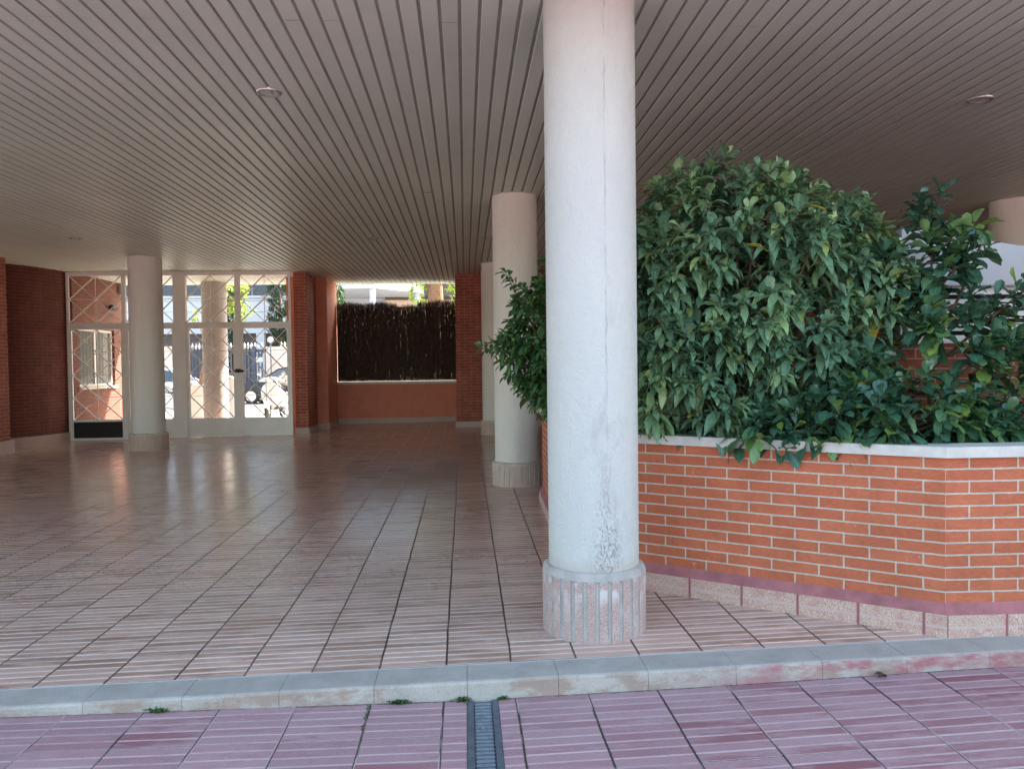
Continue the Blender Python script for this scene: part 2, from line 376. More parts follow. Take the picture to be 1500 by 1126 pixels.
# leaves: many curved, folded blades in one foliage mesh
SL = np.array([0, .12, .35, .62, .84, 1.0])
WL = np.array([.10, .16, .82, 1.0, .58, .03])
def unit(v): return v / np.maximum(np.linalg.norm(v, axis=-1, keepdims=True), 1e-9)
def blades(P, D, L, W, bend, fold=.22, wl=WL, tint=None, curl=None):
    n = len(P); D = unit(D)
    up = np.tile([0, 0, 1.0], (n, 1)); side = np.cross(D, up + rng.normal(0, .25, (n, 3))); side = unit(side); N = unit(np.cross(side, D))
    s = SL[None, :, None]; g = np.array([0, 0, -1.0])
    C = P[:, None, :] + L[:, None, None]*(D[:, None, :]*s*(1-.25*bend[:, None, None]*s) + g*(bend[:, None, None]*s**2*.62))
    w = (W[:, None]*wl[None, :]*.5)[..., None]
    lift = N[:, None, :]*(w*fold*2)
    V = np.stack([C - side[:, None, :]*w + lift, C, C + side[:, None, :]*w + lift], 2)      # n,6,3,3
    wav = rng.normal(0, .006, (n, len(SL), 2, 1))*np.minimum(1, L[:, None, None, None]*8)
    V[:, :, 0::2, :] += N[:, None, None, :]*wav
    k = len(SL); base = np.arange(n)[:, None]*(k*3); F = []
    for i in range(k-1):
        for j in range(2):
            F.append(np.stack([base[:, 0]+i*3+j, base[:, 0]+i*3+j+1, base[:, 0]+(i+1)*3+j+1, base[:, 0]+(i+1)*3+j], 1))
    F = np.concatenate(F)
    if tint is None: tint = rng.random(n)
    T = np.repeat(tint, k*3); Rb = np.tile(np.array([0, 1.0, 0]), n*k)
    return V.reshape(-1, 3), F, T, Rb
def rosettes(pos, axis, nl, L, W, droop, spread=(.35, 1.25), tint_sh=None, stemlen=.07, wl=WL, fold=.22, vary=.12):
    Ps, Ds, Ls, Ws, Bs, Ts = [], [], [], [], [], []
    for i in range(len(pos)):
        a = axis[i]/np.linalg.norm(axis[i]); ref = np.array([0, 0, 1.0]) if abs(a[2]) < .9 else np.array([1.0, 0, 0])
        e1 = np.cross(a, ref); e1 /= np.linalg.norm(e1); e2 = np.cross(a, e1)
        m = nl + rng.integers(-2, 3); ph0 = rng.random()*6.28; rs = rng.uniform(1-vary, 1+vary); tb = rng.random()*.55
        for j in range(m):
            q = j/max(1, m-1); ph = ph0 + j*2.4 + rng.normal(0, .2); th = spread[0] + (spread[1]-spread[0])*(1-q) + rng.normal(0, .12)
            d = a*math.cos(th) + (e1*math.cos(ph) + e2*math.sin(ph))*math.sin(th)
            Ps.append(pos[i] + a*stemlen*(q-.6)); Ds.append(d); s = rs*rng.uniform(.72, 1.12)*(1-.25*q)
            Ls.append(L*s); Ws.append(W*s*rng.uniform(.85, 1.15)); Bs.append(droop*rng.uniform(.5, 1.3)*(1-.4*q))
            t = tb + rng.random()*.33 + .14*q
            r = rng.random()
            if r < .003: t = .99
            elif r < .0055: t = .97
            elif r < .045: t = .90
            Ts.append(min(t, 1.0) if r < .045 else min(t, .84))
    return blades(np.array(Ps), np.array(Ds), np.array(Ls), np.array(Ws), np.array(Bs), fold, wl, np.array(Ts))
def foliage(name, data, mat, parent):
    V, F, T, Rb = data
    return rawmesh(name, V, F, mat, parent, {'tint': T, 'rib': Rb})
def shell(ells, n, upbias=.35, inner=.22, lim=None):
    """points on the outside of a union of ellipsoids, with the direction a shoot would grow there"""
    pos, ax = [], []
    A = np.array([e[1][0]*e[1][1] + e[1][1]*e[1][2] + e[1][0]*e[1][2] for e in ells]); A = A/A.sum()
    while len(pos) < n:
        e = ells[rng.choice(len(ells), p=A)]; d = unit(rng.normal(0, 1, 3)); c, r = np.array(e[0]), np.array(e[1])
        lump = 1 + .13*math.sin(d[0]*7+c[0]*9)*math.cos(d[2]*6+d[1]*5)
        k = lump*(rng.uniform(.86, 1.06) if rng.random() > inner else rng.uniform(.45, .85))
        p = c + d*r*k
        if any(np.sum(((p-np.array(o[0]))/np.array(o[1]))**2) < .70 for o in ells if o is not e) and rng.random() > .25: continue
        if lim and not lim(p): continue
        nn = unit(d/r); pos.append(p); ax.append(nn + np.array([0, 0, upbias]) + rng.normal(0, .25, 3))
    return np.array(pos), np.array(ax)

# ------------------------------------------------------------------ setting
bm = B(); nx, ny = 20, 20
def sheet(name, xs, ys, zf, mat, kind='structure'):
    bm = B(); vs = [[bm.verts.new((x, y, zf(x, y))) for x in xs] for y in ys]
    for j in range(len(ys)-1):
        for i in range(len(xs)-1): bm.faces.new((vs[j][i], vs[j][i+1], vs[j+1][i+1], vs[j+1][i]))
    return tag(part(name, bm, mat), kind=kind)
bm.free()
kb = lambda x: 3.606 + .0233*(x-.1)                     # back edge of the kerb
def floor_mesh():
    bm = B(); xs = [-14, -9, -5, 0, 5, 9, 14]; ys = [None, 5, 8, 12, 15.5, 17.66]
    vs = [[bm.verts.new((x, kb(x) if y is None else y, fz(x, kb(x) if y is None else y))) for x in xs] for y in ys]
    for j in range(len(ys)-1):
        for i in range(len(xs)-1): bm.faces.new((vs[j][i], vs[j][i+1], vs[j+1][i+1], vs[j+1][i]))
    return tag(part('floor', bm, M['tile']), kind='structure')
floor_mesh()
ZS = [(-30, -.10), (-6, -.07), (-2, -.062), (0, -.085), (1, -.076), (2.3, -.051), (6, -.03), (30, -.03)]
def zstreet(x):
    for (a, za), (b, zb) in zip(ZS, ZS[1:]):
        if a <= x <= b: return za + (zb-za)*(x-a)/(b-a)
    return -.05
# the street tiles leave a slot for the drain channel
def street_mesh():
    bm = B()
    def strip(xs):
        ys = [-30, -8, 0, 2, 3, None]
        vs = [[bm.verts.new((x, kb(x)-.2 if y is None else y, zstreet(x))) for x in xs] for y in ys]
        for j in range(len(ys)-1):
            for i in range(len(xs)-1): bm.faces.new((vs[j][i], vs[j][i+1], vs[j+1][i+1], vs[j+1][i]))
    strip([-30, -6, -4, -2, -1, -.014]); strip([.127, .5, 1, 1.6, 2.3, 4, 6, 30])
    return tag(part('pavement', bm, M['street']), kind='structure')
street_mesh()
def kerb_mesh():
    bm = B(); L = 0.41; x = -.01-.41*34
    while x < 14:
        w = L; g_ = .0018; x1 = x + w - g_
        def P(px, back, z): return bm.verts.new((px, kb(px)-back, z))
        dz = random.uniform(-.0022, .0003)
        prof = [(-.03, -.3), (-.03, -.002), (-.0005, -.002), (0, .0), (.186, .0), (.195, -.004), (.200, -.012), (.202, -.30)]
        ra = [P(x, b, fz(x, kb(x)) + z + dz if z > -.2 else z) for b, z in prof]; rb = [P(x1, b, fz(x1, kb(x1)) + z + dz if z > -.2 else z) for b, z in prof]
        for i in range(len(prof)-1): bm.faces.new((ra[i], rb[i], rb[i+1], ra[i+1]))
        bm.faces.new(ra); bm.faces.new(rb[::-1]); x += w
    bmesh.ops.recalc_face_normals(bm, faces=bm.faces)
    return tag(part('kerb', bm, M['kerb']), kind='structure')
kerb_mesh()
sheet('ground', [-400, -40, 0, 40, 400], [-300, -30, 0, 30, 100, 600], lambda x, y: -.42, M['ground'])
def zout(y): return .085 if y < 17.8 else (.085*(31-y)/13.3 if y < 31 else -.0)
sheet('road', [-200, -40, -8, 0, 40, 200], [17.66, 22, 26, 31, 60, 300], lambda x, y: zout(y), M['road'])

# ceiling: separate metal slats hung below a dark void, under the storeys above
bm = B(); p = .1075; x = -20 + p*60 - .0
x = math.floor((-13.0+20)/p)*p - 20
seg_y = [2.95, 4.3, 8.55, 12.75, 17.62]
while x < 13:
    idx = int(round((x+20)/p)); segs = list(seg_y); gp_ = .0003
    if idx == 182: segs = [2.95, 8.46, 17.62]; gp_ = .012
    elif idx in (188, 189): segs = [2.95, 11.46, 17.62]; gp_ = .012
    elif idx % 3 == 1: segs = [2.95, 6.4, 10.6, 14.8, 17.62]
    for a, b in zip(segs, segs[1:]):
        dz = random.uniform(-.0012, .0012)
        x0, x1, y0, y1, z0 = x+.0095, x+p-.0095, a+gp_, b-gp_, CEIL+dz
        prof = [(x0, z0+.0115), (x0, z0+.004), (x0+.004, z0), (x1-.004, z0), (x1, z0+.004), (x1, z0+.0115)]
        ra = [bm.verts.new((q[0], y0, q[1])) for q in prof]; rb = [bm.verts.new((q[0], y1, q[1])) for q in prof]
        for i in range(5): bm.faces.new((ra[i], rb[i], rb[i+1], ra[i+1]))
    x += p
obox(bm, (5.42, 8.05, CEIL-.010), ((1, 0, 0), (0, 1, .035), (0, -.035, 1)), (.012, .32, .0012))      # a strip that has slipped out of its clip
bmesh.ops.recalc_face_normals(bm, faces=bm.faces)
for f in bm.faces:
    if f.calc_center_median().z < CEIL+.003 and f.normal.z > 0: f.normal_flip()
ce = tag(part('ceiling', bm, M['slat'], label=None), kind='structure')
bm = B(); box(bm, -13.2, 13.2, 2.9, 17.62, CEIL+.0125, CEIL+.12); tag(part('ceiling_backing', bm, M['slat_gap']), kind='structure')
bm = B(); box(bm, -13.2, 13.2, 17.623, 17.70, CEIL-.004, CEIL+.5); box(bm, -13.2, 13.2, 2.86, 2.898, CEIL-.004, CEIL+.5)
tag(part('ceiling_edge_trim', bm, M['slat']), kind='structure')
bm = B(); box(bm, -13.2, 13.2, 2.9, 17.6, CEIL+.125, 4.72); box(bm, -16, 32, 2.8, 18.85, 4.73, 13.0)  # unseen storeys; upper box's overhang and width shaped to block sunlight
tag(part('roof_storeys', bm, M['balcony']), kind='structure')

# ------------------------------------------------------------------ columns
def column(cx, cy, r, rb, hb, label, mats, npan=27, extra=0):
    z0 = fz(cx, cy)
    t = thing('round_column', label, 'column', (cx, cy, z0), 'round columns under the ceiling')
    bm = B(); lathe(bm, (cx, cy, 0), [(r, z0+hb-.03)] + [(r, z0+hb+(CEIL+.03-z0-hb)*k/12) for k in range(13)], 96)
    part('shaft', bm, mats[0], t, smooth=True, uv=False)
    bm = B(); ang = []
    for k in range(npan):
        a0 = 2*math.pi*k/npan; da = 2*math.pi/npan
        ang += [(a0, 0), (a0+da*.62, 0), (a0+da*.66, 1), (a0+da*.80, 2), (a0+da*.96, 1)]
    rr = {0: rb, 1: rb-.007, 2: rb-.004}; lev = [z0-.05, z0+hb*.86]; rings = []
    for z in lev: rings.append([bm.verts.new((cx+rr[q]*math.cos(a), cy+rr[q]*math.sin(a), z)) for a, q in ang])
    rings.append([bm.verts.new((cx+(rb+.001)*math.cos(a), cy+(rb+.001)*math.sin(a), z0+hb*.89)) for a, q in ang])
    rings.append([bm.verts.new((cx+(rb-.004)*math.cos(a), cy+(rb-.004)*math.sin(a), z0+hb*.955)) for a, q in ang])
    rings.append([bm.verts.new((cx+(rb-.018)*math.cos(a), cy+(rb-.018)*math.sin(a), z0+hb*.99)) for a, q in ang])
    rings.append([bm.verts.new((cx+(r-.01)*math.cos(a), cy+(r-.01)*math.sin(a), z0+hb+.004)) for a, q in ang])
    n = len(ang)
    for i in range(len(rings)-1):
        for k in range(n):
            f = bm.faces.new((rings[i][k], rings[i][(k+1)%n], rings[i+1][(k+1)%n], rings[i+1][k]))
            f.material_index = 0 if (i == 0 and ang[k][1] == 0 and ang[(k+1)%n][1] == 0) else 1
    part('base', bm, [mats[1], mats[2]], t, uv=False)
    return t
def mat_agg(name, a, b, dirt):
    g = G(name); o = g.obj(); f = g.noise(o, 270, 3, .75); f2 = g.noise(o, 7, 4, .65)
    c = g.mix(g.mapr(f, .42, .58), (*a, 1), (*b, 1)); X, Y, Z = g.xyz(o)
    c = g.mix(g.math('MULTIPLY', g.mapr(f2, .5, .62), g.mapr(Z, .12, .25, .2, 1)), c, (*dirt, 1))
    g.bsdf(c, .85, g.bump(f, .6, .004), 0, .3); return g.m
def mat_cement(name, a):
    g = G(name); o = g.obj(); f = g.noise(o, 80, 4, .7); n = g.noise(o, 9, 4, .65)
    c = g.mix(g.mapr(n, .35, .65), (*a, 1), (*[q*.72 for q in a], 1))
    c = g.mix(g.mapr(f, .35, .7, 0, .3), c, (*[q*1.25 for q in a], 1)); g.bsdf(c, .85, g.bump(f, .5, .004), 0, .3); return g.m
agg_f = mat_agg('pink_aggregate', (.66, .50, .45), (.34, .20, .175), (.66, .60, .57)); cem_f = mat_cement('grey_cement', (.50, .455, .42))
agg_i = mat_agg('beige_aggregate', (.64, .46, .375), (.47, .33, .265), (.60, .46, .38)); cem_i = mat_cement('beige_cement', (.60, .50, .43))
column(.667, 4.045, .2375, .272, .345, 'weathered white round column standing nearest the kerb in front of the planter', (M['col_front'], agg_f, cem_f))
column(.575, 8.70, .252, .288, .262, 'cream round column beside the small bush at the far end of the planter', (M['col_in'], agg_i, cem_i))
column(.56, 14.36, .25, .287, .26, 'cream round column farthest back, partly hidden against the right brick wall', (M['col_in'], agg_i, cem_i))
column(-5.37, 13.40, .268, .312, .28, 'round column standing alone in front of the white gate', (M['col_in'], agg_i, cem_i))
column(6.58, 8.9, .26, .29, .26, 'cream round column above the white louvred panel at the right edge', (M['col_in'], agg_i, cem_i))
column(-5.45, 17.22, .262, .29, .12, 'round column seen through the gate, on its street side', (M['col_street'], agg_i, cem_i))

# ------------------------------------------------------------------ brick planter in front
P0, P1, P2 = Vector((2.365, 3.655)), Vector((.648, 4.915)), Vector((.722, 7.69))
P3, P4, P5 = Vector((7.0, 8.3)), Vector((7.0, 3.95)), Vector((5.2, 3.60))
plan = [P0, P5, P4, P3, P2, P1]                        # counter-clockwise
def inset(poly, d):
    out = []; n = len(poly)
    for i in range(n):
        a, b, c = poly[i-1], poly[i], poly[(i+1)%n]
        e1 = (b-a).normalized(); e2 = (c-b).normalized(); n1 = Vector((-e1.y, e1.x)); n2 = Vector((-e2.y, e2.x))
        k = (n1+n2); k = k/ max(.2, k.dot(n1)); out.append(b + k*d)
    return out
def ring_wall(bm, outer, inner, z0, z1o, z1i=None):
    """a wall band between two plan outlines, with running UVs along the wall"""
    uv = bm.loops.layers.uv.verify(); n = len(outer); z1i = z1o if z1i is None else z1i; u = 0
    f0 = z0 if callable(z0) else (lambda p: z0)
    for i in range(n):
        a, b = outer[i], outer[(i+1)%n]; ia, ib = inner[i], inner[(i+1)%n]; L = (b-a).length
        quads = [((a, f0(a), u), (b, f0(b), u+L), (b, z1o, u+L), (a, z1o, u)), ((a, z1o, u), (b, z1o, u+L), (ib, z1i, u+L), (ia, z1i, u)),
                 ((ib, f0(b), u), (ia, f0(a), u+L), (ia, z1i, u+L), (ib, z1i, u))]
        for k, q in enumerate(quads):
            f = bm.faces.new([bm.verts.new((p.x, p.y, z)) for p, z, _ in q])
            for l, (p, z, uu) in zip(f.loops, q): l[uv].uv = (uu, z + (.2 if k == 1 and False else 0))
        u += L
pl = thing('brick_planter', 'long orange brick planter with white coping holding the bushes', 'planter', (2.3, 5.0, .02))
i1 = inset(plan, .035)
bm = B(); ring_wall(bm, i1, inset(plan, .16), .10, .916); part('wall', bm, M['brick_front'], pl, uv=False)
bm = B(); ring_wall(bm, plan, inset(plan, .06), lambda p: fz(p.x, p.y)-.03, .137); part('plinth', bm, M['plinth_tile'], pl, uv=False)
bm = B(); ring_wall(bm, inset(plan, .002), inset(plan, .0365), .136, .139, .192); part('mortar_fillet', bm, M['fillet'], pl, uv=False)
bm = B(); ring_wall(bm, inset(plan, .012), inset(plan, .19), .9165, .971)
inn = inset(plan, .012); inb = inset(plan, .19)
for i in range(len(plan)):
    a, b, ib, ia = inn[i], inn[(i+1)%len(plan)], inb[(i+1)%len(plan)], inb[i]
    bm.faces.new([bm.verts.new((q.x, q.y, .9165)) for q in (b, a, ia, ib)])
bmesh.ops.remove_doubles(bm, verts=bm.verts, dist=.0005); bmesh.ops.recalc_face_normals(bm, faces=bm.faces)
part('coping', bm, M['coping'], pl, uv=False)
bm = B(); prism(bm, [tuple(q) for q in inset(plan, .17)], .6, .885); part('soil', bm, M['soil'], pl)

# parapet behind the planting, with white louvres on it
bw = thing('brick_parapet', 'dark red brick parapet behind the glossy-leaved plant at right', 'wall', (3.5, 4.6, .88))
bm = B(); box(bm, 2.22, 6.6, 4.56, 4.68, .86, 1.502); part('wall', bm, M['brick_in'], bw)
lv = thing('louvred_panel', 'white metal louvres under a sloping white top panel behind the plants', 'louvre', (3.5, 4.6, 1.5))
bm = B(); box(bm, 2.66, 6.6, 4.535, 4.67, 1.5035, 1.552); part('bottom_rail', bm, M['white_metal'], lv, bevel=.004)
bm = B(); box(bm, 2.585, 2.655, 4.54, 4.66, 1.5035, 2.15); part('post', bm, M['white_metal'], lv, bevel=.004)
for k in range(4):
    bm = B(); z = 1.605 + k*.074
    obox(bm, (4.63, 4.60, z), ((1,0,0), (0, math.cos(R(38)), math.sin(R(38))), (0, -math.sin(R(38)), math.cos(R(38)))), (1.97, .038, .003))
    part('slat', bm, M['white_metal'], lv)
bm = B(); box(bm, 2.66, 6.6, 4.66, 4.675, 1.553, 1.91); part('backing', bm, M['dark'], lv)
bm = B(); box(bm, 2.66, 6.6, 4.53, 4.655, 1.855, 1.91); part('fascia', bm, M['balcony'], lv, bevel=.004)
bm = B()
vs = [(2.66, 4.56, 1.912), (6.6, 4.56, 1.912), (6.6, 4.56, 1.94), (3.5, 4.56, 2.085), (2.70, 4.56, 2.205), (2.66, 4.56, 2.20)]
a = [bm.verts.new(v) for v in vs]; b_ = [bm.verts.new((v[0], v[1]+.09, v[2])) for v in vs]
bm.faces.new(a); bm.faces.new(b_[::-1])
for i in range(6): bm.faces.new((a[i], b_[i], b_[(i+1)%6], a[(i+1)%6]))
bmesh.ops.recalc_face_normals(bm, faces=bm.faces); part('top_panel', bm, M['balcony'], lv)

# ------------------------------------------------------------------ back walls, left walls
w = thing('brick_wall', 'red brick wall end right of the heather screen, behind the far column', 'wall', (5, 16, .15))
bm = B(); box(bm, -.19, 13, 15.9, 16.2, .0, CEIL+.03); box(bm, -.19, .10, 16.2, 17.6, .0, CEIL+.03); box(bm, 9.7, 10.0, 4.6, 15.898, -.05, CEIL+.03); part('wall', bm, M['brick_in'], w)  # last box: unseen side wall added to keep light off the right ceiling
bm = B(); box(bm, -.215, 13, 15.875, 15.899, .0, .262); box(bm, -.215, -.191, 15.899, 17.42, .0, .262); part('plinth', bm, M['plinth'], w)
w = thing('brick_pier', 'narrow red brick pier at the right end of the white gate', 'wall', (-3.2, 15.8, .1))
bm = B(); box(bm, -3.345, -3.10, 15.40, 16.345, 0, CEIL+.03); part('wall', bm, M['brick_in'], w)
bm = B(); box(bm, -3.362, -3.075, 15.375, 15.399, 0, .225); box(bm, -3.099, -3.075, 15.399, 16.30, 0, .225); part('plinth', bm, M['plinth'], w, bevel=.004)
w = thing('rendered_pier', 'smooth terracotta rendered pier between brick pier and heather screen', 'wall', (-3.1, 16.8, .1))
bm = B(); box(bm, -3.7, -2.87, 16.35, 17.58, 0, CEIL+.03); part('wall', bm, M['terracotta'], w)
bm = B(); box(bm, -3.074, -2.845, 16.325, 16.349, 0, .235); box(bm, -2.869, -2.845, 16.349, 17.46, 0, .245); part('plinth', bm, M['plinth'], w, bevel=.004)
w = thing('low_wall', 'low terracotta wall with pale coping under the heather screen', 'wall', (-1.5, 17.55, .1))
bm = B(); box(bm, -2.868, -.192, 17.50, 17.62, 0, 1.018); part('wall', bm, M['terracotta'], w)
bm = B(); box(bm, -2.866, -.193, 17.478, 17.64, 1.0185, 1.078); part('coping', bm, M['coping'], w, bevel=.006)
bm = B(); box(bm, -2.844, -.216, 17.474, 17.499, 0, .262); part('plinth', bm, M['plinth'], w, bevel=.004)
# heather screen: thousands of thin stalks tied to wires
hs = thing('heather_screen', 'dark brushwood heather screen standing on the low terracotta wall', 'screen', (-1.5, 17.56, 1.08))
n = 7600; xs = rng.uniform(-2.86, -.2, n); V = []; F = []; 
clump = lambda x: 1 + .5*math.sin(x*9.1) + .4*math.sin(x*23+1)
c = 0
for i in range(n):
    x = xs[i]; t = (x+2.86)/2.66
    top = 2.835 + .02*math.sin(x*9) + rng.normal(0, .022) - (.07 if .50 < t < .68 else 0) + (.05*t if t > .68 else 0) - (.04 if rng.random() < .3 else 0)
    if t > .985: top += .05
    z0 = 1.085 + abs(rng.normal(0, .03)); z1 = top
    if rng.random() < .72:
        z0 = rng.uniform(1.08, 2.6); z1 = min(top, z0 + rng.uniform(.35, .9))
    y = 17.55 + rng.uniform(-.014, .014); r = rng.uniform(.0016, .0052)
    k = 5; px = x; sl = rng.normal(0, .014)
    for j in range(k):
        q = j/(k-1); rr = r*(1-.6*q); z = z0 + (z1-z0)*q; xx = px + sl*(z-z0) + rng.normal(0, .0055)
        xx = min(max(xx, -2.863), -.197)
        for a in range(3): V.append((xx + rr*math.cos(a*2.094), y + rr*math.sin(a*2.094), z))
        if j:
            for a in range(3): F.append((c+(j-1)*3+a, c+(j-1)*3+(a+1)%3, c+j*3+(a+1)%3, c+j*3+a))
    c += k*3
rawmesh('brushwood', np.array(V), np.array(F), M['twig'], hs)
for z in (1.45, 2.05, 2.73):
    bm = B(); bar(bm, (-2.866, 17.535, z), (-.195, 17.535, z), .012 if z > 2.5 else .003, 8); part('rail' if z > 2.5 else 'tie_wire', bm, M['twig'], hs)
# left: wall running towards the camera, then the curved wall
w = thing('brick_wall', 'brick wall end with projecting plinth at the left edge, before the curved wall', 'wall', (-8.2, 12.2, 0))
bm = B(); box(bm, -8.7, -7.625, 10.6, 13.38, -.05, CEIL+.03); part('wall', bm, M['brick_in'], w)
bm = B(); box(bm, -7.6245, -7.585, 10.57, 13.44, -.05, .255); box(bm, -8.7, -7.6245, 13.381, 13.44, -.05, .255); part('plinth', bm, M['plinth'], w, bevel=.006)
w = thing('curved_brick_wall', 'dark curved brick wall between the left wall end and the gate', 'wall', (-8.1, 14.3, 0))
def curve_pts(off, n=26):
    a, c, b = Vector((-8.75, 13.42)), Vector((-7.72, 13.95)), Vector((-7.60, 15.24)); o = []
    for i in range(n+1):
        t = i/n; p = a*(1-t)**2 + c*2*t*(1-t) + b*t*t; d = (2*(1-t)*(c-a) + 2*t*(b-c)).normalized()
        o.append(p + Vector((d.y, -d.x))*off)
    return o
def curved(z0, z1, oo, oi):
    bm = B(); uv = bm.loops.layers.uv.verify(); a = curve_pts(oo); b = curve_pts(oi); u = 0
    for i in range(len(a)-1):
        L = (a[i+1]-a[i]).length
        for q in (((a[i], z0, u), (a[i+1], z0, u+L), (a[i+1], z1, u+L), (a[i], z1, u)), ((a[i], z1, u), (a[i+1], z1, u+L), (b[i+1], z1, u+L), (b[i], z1, u)),
                  ((b[i+1], z0, u), (b[i], z0, u+L), (b[i], z1, u+L), (b[i+1], z1, u))):
            f = bm.faces.new([bm.verts.new((p.x, p.y, z)) for p, z, _ in q])
            for l, (p, z, uu) in zip(f.loops, q): l[uv].uv = (uu, z)
        u += L
    q = (b[-1], a[-1])
    f = bm.faces.new([bm.verts.new(v) for v in ((a[-1].x, a[-1].y, z0), (b[-1].x, b[-1].y, z0), (b[-1].x, b[-1].y, z1), (a[-1].x, a[-1].y, z1))])
    bmesh.ops.remove_doubles(bm, verts=bm.verts, dist=.0002); bmesh.ops.recalc_face_normals(bm, faces=bm.faces)
    return bm
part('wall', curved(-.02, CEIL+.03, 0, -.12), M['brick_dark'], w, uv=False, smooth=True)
part('plinth', curved(-.02, .225, .035, .001), M['plinth'], w, uv=False, smooth=True)

# ------------------------------------------------------------------ gate
gt = thing('metal_gate', 'white metal gate of framed lattice panels across the street side', 'gate', (-5.5, 15.25, .08))
Y0, Y1 = 15.225, 15.275
def gbox(name, x0, x1, z0, z1, mat=None, y0=Y0, y1=Y1, bev=.004):
    bm = B(); box(bm, x0, x1, y0, y1, z0, z1); return part(name, bm, mat or M['white_metal'], gt, bevel=bev)
gbox('frame_stile', -7.585, -7.535, .03, 3.205); gbox('frame_stile', -3.41, -3.364, .09, 3.205)
gbox('frame_rail', -7.585, -3.364, 3.207, 3.282)
gbox('post', -6.555, -6.485, .045, 3.205, y0=Y0-.01, y1=Y1+.01); gbox('post', -5.585, -5.352, .05, 3.205, y0=Y0-.03, y1=Y1+.03); gbox('post', -4.432, -4.331, .06, 3.205, y0=Y0-.008)
for x0, x1 in ((-7.533, -6.557), (-6.483, -5.587), (-5.35, -4.434), (-4.329, -3.412)):
    gbox('transom', x0, x1, 2.222, 2.305)
    first = x0 < -7
    # leaf frame
    bm = B(); e = .03 if first else .042
    zb = .06 if first else fz(x0, 15.25)+.008
    box(bm, x0, x0+e, Y0+.004, Y1-.004, zb, 2.22); box(bm, x1-e, x1, Y0+.004, Y1-.004, zb, 2.22)
    box(bm, x0+e, x1-e, Y0+.004, Y1-.004, 2.185, 2.22); box(bm, x0+e, x1-e, Y0+.004, Y1-.004, .415 if first else .42, .456)
    if first: box(bm, x0+e, x1-e, Y0+.004, Y1-.004, zb, .105)
    part('leaf_frame', bm, M['white_metal'], gt)
    if first: gbox('kick_plate', x0+e, x1-e, .107, .413, M['black'], Y0+.012, Y1-.012)
    else: gbox('infill_panel', x0+e, x1-e, zb, .418, None, Y0+.012, Y1-.012)
    for z0, z1, rows, up, xx0, xx1 in ((2.307, 3.205, 2, True, x0, x1), (.457, 2.184, 4, False, x0+e, x1-e)):
        bm = B(); cw = (xx1-xx0)/2; ch = (z1-z0)/rows; yc = 15.25
        bar(bm, (xx0+cw, yc, z0), (xx0+cw, yc, z1), .0065, 6)
        for k in range(1, rows): bar(bm, (xx0, yc, z0+ch*k), (xx1, yc, z0+ch*k), .0045, 6)
        for i in range(2):
            for k in range(rows):
                a = (xx0+cw*i, z0+ch*k); b = (xx0+cw*(i+1), z0+ch*(k+1))
                p1, p2 = ((a[0], a[1]), (b[0], b[1])), ((a[0], b[1]), (b[0], a[1]))
                th, tn = (p1, p2) if up else (p2, p1)
                bar(bm, (th[0][0], yc-.012, th[0][1]), (th[1][0], yc-.012, th[1][1]), .0125, 6)
                bar(bm, (tn[0][0], yc+.010, tn[0][1]), (tn[1][0], yc+.010, tn[1][1]), .0078, 6)
        part('lattice', bm, M['white_metal'], gt)
bm = B(); tube(bm, [(-4.45, 15.19, 1.36), (-4.40, 15.165, 1.375), (-4.34, 15.165, 1.372), (-4.28, 15.19, 1.36)], .016, 8); box(bm, -4.43, -4.34, 15.19, 15.222, 1.33, 1.40); box(bm, -4.40, -4.28, 15.16, 15.20, 1.335, 1.365)
part('lock', bm, M['black'], gt)

# wall, window, camera and box on the street side of the gate
w = thing('brick_house_wall', 'sunlit-edged red brick wall with white window behind the left gate leaf', 'wall', (-7.7, 16.4, .1))
bm = B(); X = -7.5
wy0, wy1, wz0, wz1 = 15.50, 17.03, 1.08, 2.24
box(bm, X-.3, X, 15.29, wy0, 0, CEIL+.03); box(bm, X-.3, X, wy1, 17.45, 0, CEIL+.03); box(bm, X-.3, X, wy0, wy1, 0, wz0); box(bm, X-.3, X, wy0, wy1, wz1, CEIL+.03)
part('wall', bm, M['brick_house'], w)
bm = B()
for a, b, c, d in ((wy0, wy0+.05, wz0, wz1), (wy1-.05, wy1, wz0, wz1), (wy0+.05, wy1-.05, wz1-.05, wz1), (wy0+.05, wy1-.05, wz0, wz0+.05), ((wy0+wy1)/2-.03, (wy0+wy1)/2+.03, wz0+.05, wz1-.05)):
    box(bm, X-.10, X-.05, a, b, c, d)
wf = part('window', bm, M['white_metal'], w)
bm = B(); box(bm, X-.08, X-.074, wy0+.051, wy1-.051, wz0+.051, wz1-.051)
g = G('window_pane'); cu = g.math('SINE', g.math('MULTIPLY', g.xyz(g.obj())[1], 46.0)); g_b = g.bsdf(g.mix(g.mapr(cu, -1, 1), (.10, .115, .11, 1), (.22, .23, .21, 1)), .04, None, 0, .8); part('pane', bm, g.m, wf)  # curtain fold shading and a grey-green reflection painted into the pane colour
bm = B(); box(bm, X-.09, X+.05, wy0-.04, wy1+.04, wz0-.055, wz0-.002); part('sill', bm, M['coping'], wf, bevel=.005)
cam_ = thing('security_camera', 'small black camera on the brick wall behind the gate', 'camera', (-7.45, 16.88, 2.72))
bm = B(); lathe(bm, (-7.42, 16.85, 2.72), [(.03, -.12), (.055, -.11), (.06, .08), (.045, .10)], 16, 'y'); part('housing', bm, M['black'], cam_, smooth=True)
bm = B(); bar(bm, (-7.499, 16.9, 2.78), (-7.42, 16.88, 2.75), .015, 8); part('bracket', bm, M['black'], cam_)
ab = thing('junction_box', 'small grey box under the ceiling on the brick wall behind the gate', 'box', (-7.45, 17.3, 3.15))
